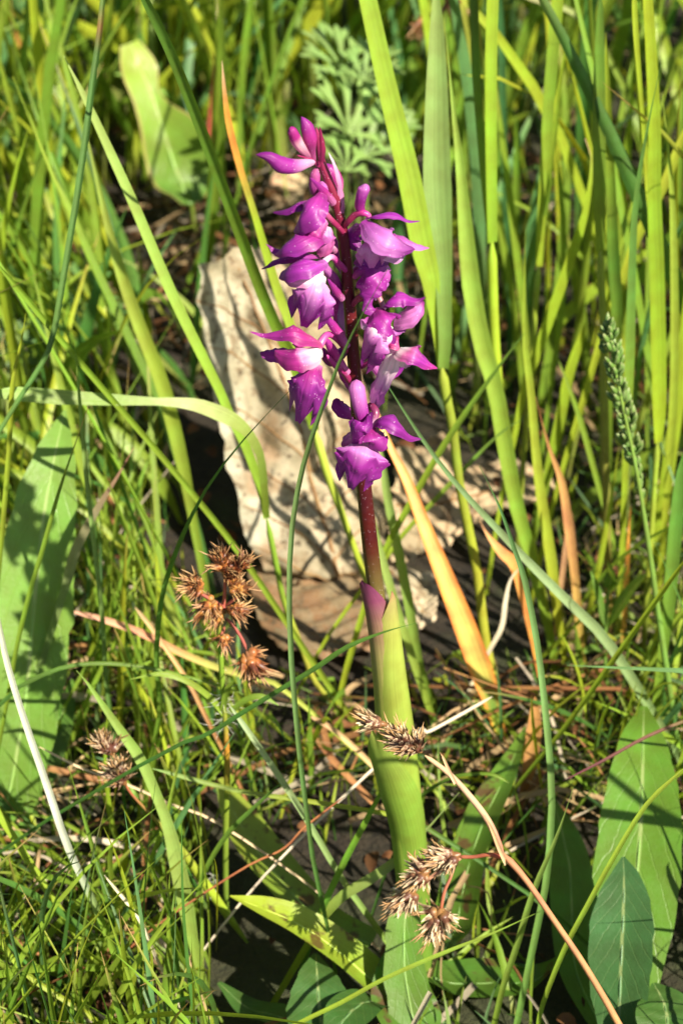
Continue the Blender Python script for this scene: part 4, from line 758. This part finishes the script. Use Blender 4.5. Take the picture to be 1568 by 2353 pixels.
B([(1290,1795),(1384,1747),(1484,1692),(1575,1655),(1640,1640)], -.01, -.02, [3,7,8,8,8], [(0,MID),(.45,(.2,.1,.07)),(1,(.14,.035,.06))], 'thin purple brown stalk lying across the tallest rosette leaf', name='grass_shoot', cat='grass shoot', fold=.9, prof='cut')
B([(1240,2093),(1134,2142),(1009,2192),(884,2247),(784,2302),(690,2348),(600,2400)], -.062, -.06, [3,9,10,10,10,10,10], [(0,LIME),(1,(.26,.4,.06))], 'thin bright blade running low across the front leaves', fold=.6)
B([(1054,1820),(969,1917),(905,1980),(840,2025),(790,2055),(750,2096),(730,2130)], -.03, -.025, [3,14,22,24,24,22,18], [(0,MID),(1,(.25,.36,.13))], 'grey green flat blade below the straw coloured rush head', fold=.25)
B([(1170,1800),(1134,1780),(1084,1778),(1034,1787),(974,1822),(960,1850)], -.01, -.015, 8, [(0,DARK),(1,MID)], 'thin arched green stem curving beside the rush stalk', fold=.8, prof='cut')
B([(956,1431),(900,1446),(848,1464),(790,1490),(724,1535),(650,1580),(560,1635),(480,1685),(350,1742)], -.035, -.045, [2,8,11,12,12,11,11,10,9], [(0,DARK),(1,(.12,.25,.04))], 'green blade lying across the orchid stem near its purple sheath', fold=.5)
B([(172,780),(178,850),(185,934),(198,1084),(215,1234),(235,1409),(245,1568),(262,1680)], .02, .035, [4,10,11,11,11,11,11,10], [(0,DARK),(.5,(.22,.32,.1)),(1,MID)], 'thin upright blade beside the long toothed leaf', fold=.6)
B([(203,935),(165,1044),(135,1134),(100,1259),(70,1359),(40,1484),(25,1570)], .01, .02, [2,8,10,11,11,11,10], [(0,MID),(.85,MID),(1,(.5,.2,.12))], 'red tipped thin blade in front of the long toothed leaf', fold=.6)
B([(60,720),(50,784),(30,884),(22,1034),(5,1234),(-10,1400)], .02, .03, [4,10,12,12,12,11], [(0,MID),(1,LIME)], 'slim green blade overlapping the edge of the long toothed leaf', fold=.6)
B([(308,1027),(270,1094),(220,1174),(175,1259),(158,1320),(140,1380)], .04, .05, [4,12,18,24,24,18], [(0,(.15,.25,.07)),(.6,(.25,.25,.13)),(1,(.42,.2,.14))], 'withering pinkish tipped blade beside the long toothed leaf', rot=.4)
# withered blades and straws
def D(p, Y0, Y1, w, cols, label, group=None, **k): return B(p, Y0, Y1, w, cols, label, group, mat=M_DRY, name='withered_grass_shoot', cat='dry shoot', **k)
D([(862,938),(872,965),(894,1024),(934,1104),(974,1209),(1014,1309),(1064,1434),(1105,1545),(1128,1610),(1148,1690)], .055, .06, [7,12,16,23,32,42,52,54,40,24], [(0,MID),(.12,(.13,.24,.05)),(.24,(.56,.46,.11)),(.4,(.72,.48,.15)),(.7,(.74,.52,.22)),(1,(.74,.6,.36))], 'broad orange withered blade with green foot beside the orchid stem', prof='cut', edge=(.72,.25,.05), fold=.35)
D([(1100,1195),(1120,1230),(1150,1268),(1182,1300),(1202,1370),(1220,1460)], .075, .07, [3,14,24,30,24,12], [(0,ORA),(.5,(.75,.32,.1)),(1,(.72,.38,.2))], 'small curled salmon orange blade near the white dry strand', fold=.4)
D([(1229,912),(1259,1024),(1289,1109),(1304,1209),(1316,1300),(1324,1384),(1330,1450)], .085, .09, [3,12,18,22,20,19,16], [(0,(.4,.28,.06)),(.5,(.5,.26,.1)),(1,(.34,.15,.06))], 'brown withered blade with a pale bend among lime blades', fold=.4)
D([(1447,1166),(1441,1259),(1434,1384),(1430,1450)], .085, .085, [3,11,12,10], [(0,(.6,.4,.08)),(1,ORA)], 'short orange needle shaped blade behind the small herb', fold=.4)
D([(1270,1480),(1300,1250),(1312,1180)], .095, .09, [10,14,3], [(0,(.35,.2,.1)),(1,(.4,.25,.13))], 'dull brown dead blade standing low among lime blades', prof='cut')
D([(150,1400),(240,1424),(325,1454),(415,1499),(500,1534),(590,1560),(660,1590)], .03, .05, [8,15,18,17,16,13,11], [(0,(.3,.38,.06)),(.4,(.4,.42,.1)),(.62,(.6,.3,.16)),(1,(.72,.45,.3))], 'tan straw fading to green behind the rusty rush heads', prof='cut', fold=.6)
D([(310,1394),(350,1444),(392,1505),(435,1570),(470,1640)], .03, .04, 10, [(0,BRO),(.5,(.6,.34,.16)),(1,TAN)], 'thin tan straw crossing under the tan and green straw', prof='cut', fold=.6)
D([(498,-40),(501,0),(503,50),(506,90),(502,130)], .34, .34, [10,16,18,16,20], [(0,(.4,.08,.06)),(.3,(.45,.1,.08)),(.45,(.8,.6,.5)),(1,(.8,.6,.5))], 'pinkish white dry stalk with dark red foot in the far grass', prof='cut')
D([(15,0),(35,60),(55,140),(72,200),(90,300)], .38, .38, 12, [(0,ORA),(1,(.6,.4,.08))], 'far orange stalk among blurred green blades', prof='cut', fold=.7)
D([(712,1645),(760,1672),(800,1705),(842,1745)], .02, .025, 12, TAN, 'broken tan straw beside the orchid sheath', prof='cut', fold=.6)
D([(1130,1600),(1060,1640),(985,1680),(930,1700)], .0, .01, 7, (.7,.6,.45), 'thin cream straw pointing into the straw coloured rush head', prof='cut', fold=.8)
D([(1228,1600),(1225,1680),(1215,1760),(1200,1830)], .03, .03, [14,36,32,20], [(0,BRO),(1,(.62,.3,.1))], 'short broad orange brown dead blade behind the spotted leaf', prof='cut')
D([(90,1715),(190,1765),(300,1805),(400,1850),(500,1890)], -.01, -.005, 6, (.62,.48,.32), 'thin wiry straw behind the dark rush head', prof='cut', fold=.8)
D([(240,2010),(320,2110),(360,2200),(420,2320),(440,2370)], -.045, -.04, 8, (.66,.58,.42), 'long cream straw sunk in the fine grass tangle', prof='cut', fold=.8)
D([(1195,1300),(1170,1330),(1158,1380),(1150,1440),(1120,1500)], .065, .07, [10,16,18,14,10], [(0,(.55,.5,.38)),(1,(.7,.66,.55))], 'twisted white dry strand at the foot of lime shoots', prof='cut', tw=1.5)
D([(550,2000),(650,1950),(700,1900),(790,1830)][::-1], -.028, -.028, 5, (.45,.2,.09), 'thin rust coloured stalk crossing the spotted leaf', prof='cut', fold=.9)

# ------------------------------------------------------------------ the rest of the turf
CLEAR = [ # px box, blades nearer than this Y may not cross it
 (560,240,1010,1130,.20), (430,560,900,1350,.21), (790,1100,990,2080,.05), (560,1330,900,1530,.12), (380,1230,680,1640,.03), (840,1560,1080,2230,-.03), (1100,1900,1440,2352,-.03),
 (880,1000,1270,1480,.18), (0,930,185,1900,.09), (1260,1640,1568,2352,.01), (500,1770,960,2330,.018), (250,90,470,470,.34), (600,375,715,545,.36), (830,0,1080,800,.12), (1370,730,1490,1150,.09), (160,1650,330,1830,.0), (660,2180,820,2352,-.03), (700,60,960,400,.36), (1010,1660,1220,2300,.03), (1330,1280,1490,1460,.075), (1080,0,1568,1100,.08)]
STRICT = [i for i, q in enumerate(CLEAR) if q[:2] in ((560,240),(430,560),(560,1330),(880,1000),(500,1770),(1260,1640),(840,1560))]
SHADE = [(250,90,470,470,.32), (730,60,960,330,.27), (430,560,900,1350,.15), (570,260,1000,1120,-.03), (880,1000,1270,1320,.15), (560,1340,880,1500,.10), (820,1100,980,2200,-.03), (510,1780,900,2300,-.03), (0,930,180,1850,.04)]
def shades(c):                                # would this blade keep the sun off one of the main things?
    for p in c[::2]:
        for (a, b_, d, e, Y) in SHADE:
            k = (p[1]-Y)/sd.y
            if k <= 0: continue
            q = p-np.array(sd)*k
            if q[2] < 0: continue
            u, v = project(q)
            if a < u < d and b_ < v < e: return True
    return False
def ok(c):
    for p in np.vstack([c, (c[1:]+c[:-1])/2]):
        if p[1] < CAM_Y+.17: return False
        u, v = project(p)
        if not (-20 < u < W+20 and -20 < v < H+20): continue
        for i_, (a, b_, d, e, Y) in enumerate(CLEAR):
            if p[2] < .02 and i_ not in STRICT: continue
            if a < u < d and b_ < v < e and p[1] < Y: return False
    return True
def wild(x, y, h, w, lean, az, curl, n=10):
    t = np.linspace(0, 1, n); d = np.array((math.cos(az), math.sin(az), 0))
    out = h*(lean*t+curl*t**2.4); up = h*(t-.5*curl*t**3)
    c = np.array((x, y, -.004))+d*out[:, None]; c[:, 2] += up; c[:, 2] = np.maximum(c[:, 2], np.where(t > 0, .002, -.004))
    sw = rng.uniform(-.06, .06)*h; c[:, :2] += (np.array((-d[1], d[0]))*(sw*np.sin(t*2.6)[:, None]))
    ww = w*np.clip(np.minimum(.6+t*2, (1-t)*2.4), 0, 1)**.8; ww[-1] = 3e-5
    return c, ww
def green():
    k = rng.random()
    if k < .55: c = np.array(MID)*rng.uniform(.8, 1.25)
    elif k < .78: c = np.array(LIME)*rng.uniform(.85, 1.1)
    elif k < .9: c = np.array(DARK)*rng.uniform(.8, 1.5)
    else: c = np.array(BLUE)*rng.uniform(.9, 1.4)
    return c*np.array((rng.uniform(.85, 1.15), 1, 1))
def cols_for(n):
    global KIND
    g_ = green(); t = np.linspace(0, 1, n); k = rng.random()
    KIND = ('lime' if g_[1] > .33 else 'mid green' if g_[1] > .22 else 'dark green') + (' brown tipped' if k >= .7 else ' pale footed' if k < .5 else '')
    st = [(0, np.array((.25, .27, .07)) if k < .5 else g_), (.3, g_), (.85, g_*1.05), (1, g_ if k < .7 else np.array((.5, .3, .13)))]
    return stops(t, [(a, tuple(b_)) for a, b_ in st])
def cand(zone):
    if zone == 'back':  x, y = rng.uniform(-.26, .26), rng.uniform(.12, .60); h, w = rng.uniform(.06, .22), rng.uniform(.0006, .0023); lean = abs(rng.normal(.10, .2)); curl = abs(rng.normal(0, .3))
    elif zone == 'bleft': x, y = rng.uniform(-.24, .06), rng.uniform(.13, .5); h, w = rng.uniform(.03, .13), rng.uniform(.0008, .0022); lean = abs(rng.normal(.2, .3)); curl = abs(rng.normal(0, .3))
    elif zone == 'right': x, y = rng.uniform(.03, .20), rng.uniform(.07, .26); h, w = rng.uniform(.08, .24), rng.uniform(.0009, .0022); lean = abs(rng.normal(.05, .12)); curl = abs(rng.normal(0, .2))
    elif zone == 'left': x, y = rng.uniform(-.20, -.01), rng.uniform(.05, .26); h, w = rng.uniform(.05, .17), rng.uniform(.0006, .0015); lean = abs(rng.normal(.2, .25)); curl = abs(rng.normal(0, .4))
    elif zone == 'front': x, y = rng.uniform(-.11, .11), rng.uniform(-.09, .12); h, w = rng.uniform(.02, .075), rng.uniform(.0003, .0008); lean = abs(rng.normal(.3, .4)); curl = abs(rng.normal(0, .2))
    elif zone == 'lfront': x, y = rng.uniform(-.11, .0), rng.uniform(-.09, .08); h, w = rng.uniform(.04, .10), rng.uniform(.0003, .0010); lean = abs(rng.normal(.25, .35)); curl = abs(rng.normal(0, .12))
    else:
        a = rng.uniform(0, 6.3); r = rng.uniform(.2, 1.6)
        x, y = r*math.cos(a), .15+r*math.sin(a); h, w = rng.uniform(.05, .2), rng.uniform(.001, .0028); lean = abs(rng.normal(.2, .25)); curl = abs(rng.normal(0, .35))
        if abs(x) < .14 and -.5 < y < -.03: return None
        if y < -.15 and abs(x) < .35: h = min(h, .10)
    if zone == 'back' and x > .05 and rng.random() < .45: return None
    az = rng.uniform(0, 2*math.pi)
    if zone == 'left' and rng.random() < .5: az = rng.normal(2.6, .6)
    return wild(x, y, h, w, lean, az, curl)
SOLO = {'bleft': (25, 'low blade in turf near the broad lime leaf'), 'back': (100, 'blade in blurred turf behind the dry leaves'), 'right': (40, 'blade among the tall lime shoots'), 'left': (45, 'blade in the loose grass left of the pale leaf'), 'front': (25, 'short blade in turf around the orchid foot'), 'lfront': (50, 'wiry blade tangled under the small dark rush')}
SOLO['left'] = (45, 'blade in loose grass beside the long toothed leaf')
MASS = {'back': 720, 'bleft': 520, 'right': 75, 'left': 240, 'front': 560, 'lfront': 380, 'far': 4200}
mass = Bag()
for z, num in MASS.items():
    solo, label = SOLO.get(z, (0, '')); made = 0; tries = 0; best = []
    while made < num and tries < num*6:
        tries += 1; r_ = cand(z)
        if r_ is None or not ok(r_[0]) or (shades(r_[0]) and rng.random() < .85): continue
        c, w = r_; made += 1; n = len(c); hint = unit(np.array((rng.normal(), rng.normal(), .6)))
        u, v = project(c[n//2]); inview = 0 < u < W and 0 < v < H
        cl_ = cols_for(n); lean_ = np.linalg.norm(c[-1][:2]-c[0][:2])/max(.01, c[-1][2])
        word = KIND+(' drooping' if lean_ > 1.1 else ' leaning' if lean_ > .35 else ' upright'); best.append((c, w, hint, cl_, inview, ('wide ' if w.max() > .0016 else '')+word))
    k = 0
    for c, w, hint, col, inv, word in best:
        if inv and k < solo:
            k += 1; b = Bag(); ribbon(b, c, w, hint, col, .4, rng.uniform(-1, 1), 5)
            top('grass_shoot', b, M_BLADE, tuple(c[0]), word+' '+label, 'grass shoot', label)
        else: ribbon(mass, c, w, hint, col, .4, rng.uniform(-1, 1), 3)
o = link('turf', mass.mesh('turf'), M_BLADE); o['kind'] = 'stuff'; tag(o, 'thick green meadow turf filling the ground around the orchid', 'grass')
# low undergrowth: short sprouts close to the soil
low = Bag()
for i in range(4200):
    x, y = rng.uniform(-.15, .15), rng.uniform(-.1, .2); c, w = wild(x, y, rng.uniform(.008, .032), rng.uniform(.0002, .0007), abs(rng.normal(.3, .4)), rng.uniform(0, 6.3), abs(rng.normal(0, .4)), 6)
    if not ok(c): continue
    ribbon(low, c, w, unit(np.array((rng.normal(), rng.normal(), .6))), np.repeat((green()*rng.uniform(.65, 1))[None], 6, 0), .3, 0, 3)
o = link('undergrowth', low.mesh('undergrowth'), M_BLADE); o['kind'] = 'stuff'; tag(o, 'short green sprouts close to the soil', 'undergrowth')
# dry litter on the soil
lit = Bag()
for i in range(2900):
    if i < 1900: x, y = rng.uniform(-.2, .2), rng.uniform(-.1, .35)
    else: a = rng.uniform(0, 6.3); r = rng.uniform(.15, 1.5); x, y = r*math.cos(a), .15+r*math.sin(a)
    a = rng.uniform(0, 6.3); L = rng.uniform(.012, .07); d = np.array((math.cos(a), math.sin(a), 0)); e = np.array((-d[1], d[0], 0)); z0 = rng.uniform(.001, .006)
    z1 = z0+max(0, rng.normal(0, .012))
    c = spline([np.array((x, y, z0)), np.array((x, y, (z0+z1)/2+rng.uniform(0, .006)))+d*L*.5+e*rng.normal(0, .12)*L, np.array((x, y, z1))+d*L], 7)
    if not ok(c): continue
    k = rng.random(); col = np.array(TAN if k < .45 else (.6, .52, .38) if k < .7 else BRO if k < .9 else (.5, .25, .1))*rng.uniform(.45, .95)
    if y > .17: col = col*.55  # shade between the far blades put into the litter colour
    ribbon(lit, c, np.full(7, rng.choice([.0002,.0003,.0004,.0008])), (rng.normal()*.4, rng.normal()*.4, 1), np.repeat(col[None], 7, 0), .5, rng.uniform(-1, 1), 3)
for i in range(900):                          # crumbs of leaf
    x, y = rng.uniform(-.25, .25), rng.uniform(-.12, .5); a = rng.uniform(0, 6.3); L = rng.uniform(.002, .006); d = np.array((math.cos(a), math.sin(a), rng.normal(0, .3)))
    p = np.array((x, y, rng.uniform(.001, .005))); c = spline([p, p+d*L*.5+np.array((0, 0, .001)), p+d*L], 5); c[:, 2] = np.maximum(c[:, 2], .0005)
    col = np.array(BRO)*rng.uniform(.12, .7); ribbon(lit, c, L*np.array([.1, .3, .35, .28, .08]), (rng.normal()*.5, rng.normal()*.5, 1), np.repeat(col[None], 5, 0), .4, 0, 3)
o = link('dry_litter', lit.mesh('dry_litter'), M_DRY); o['kind'] = 'stuff'; tag(o, 'dry straw and leaf crumbs lying on the dark soil', 'litter')
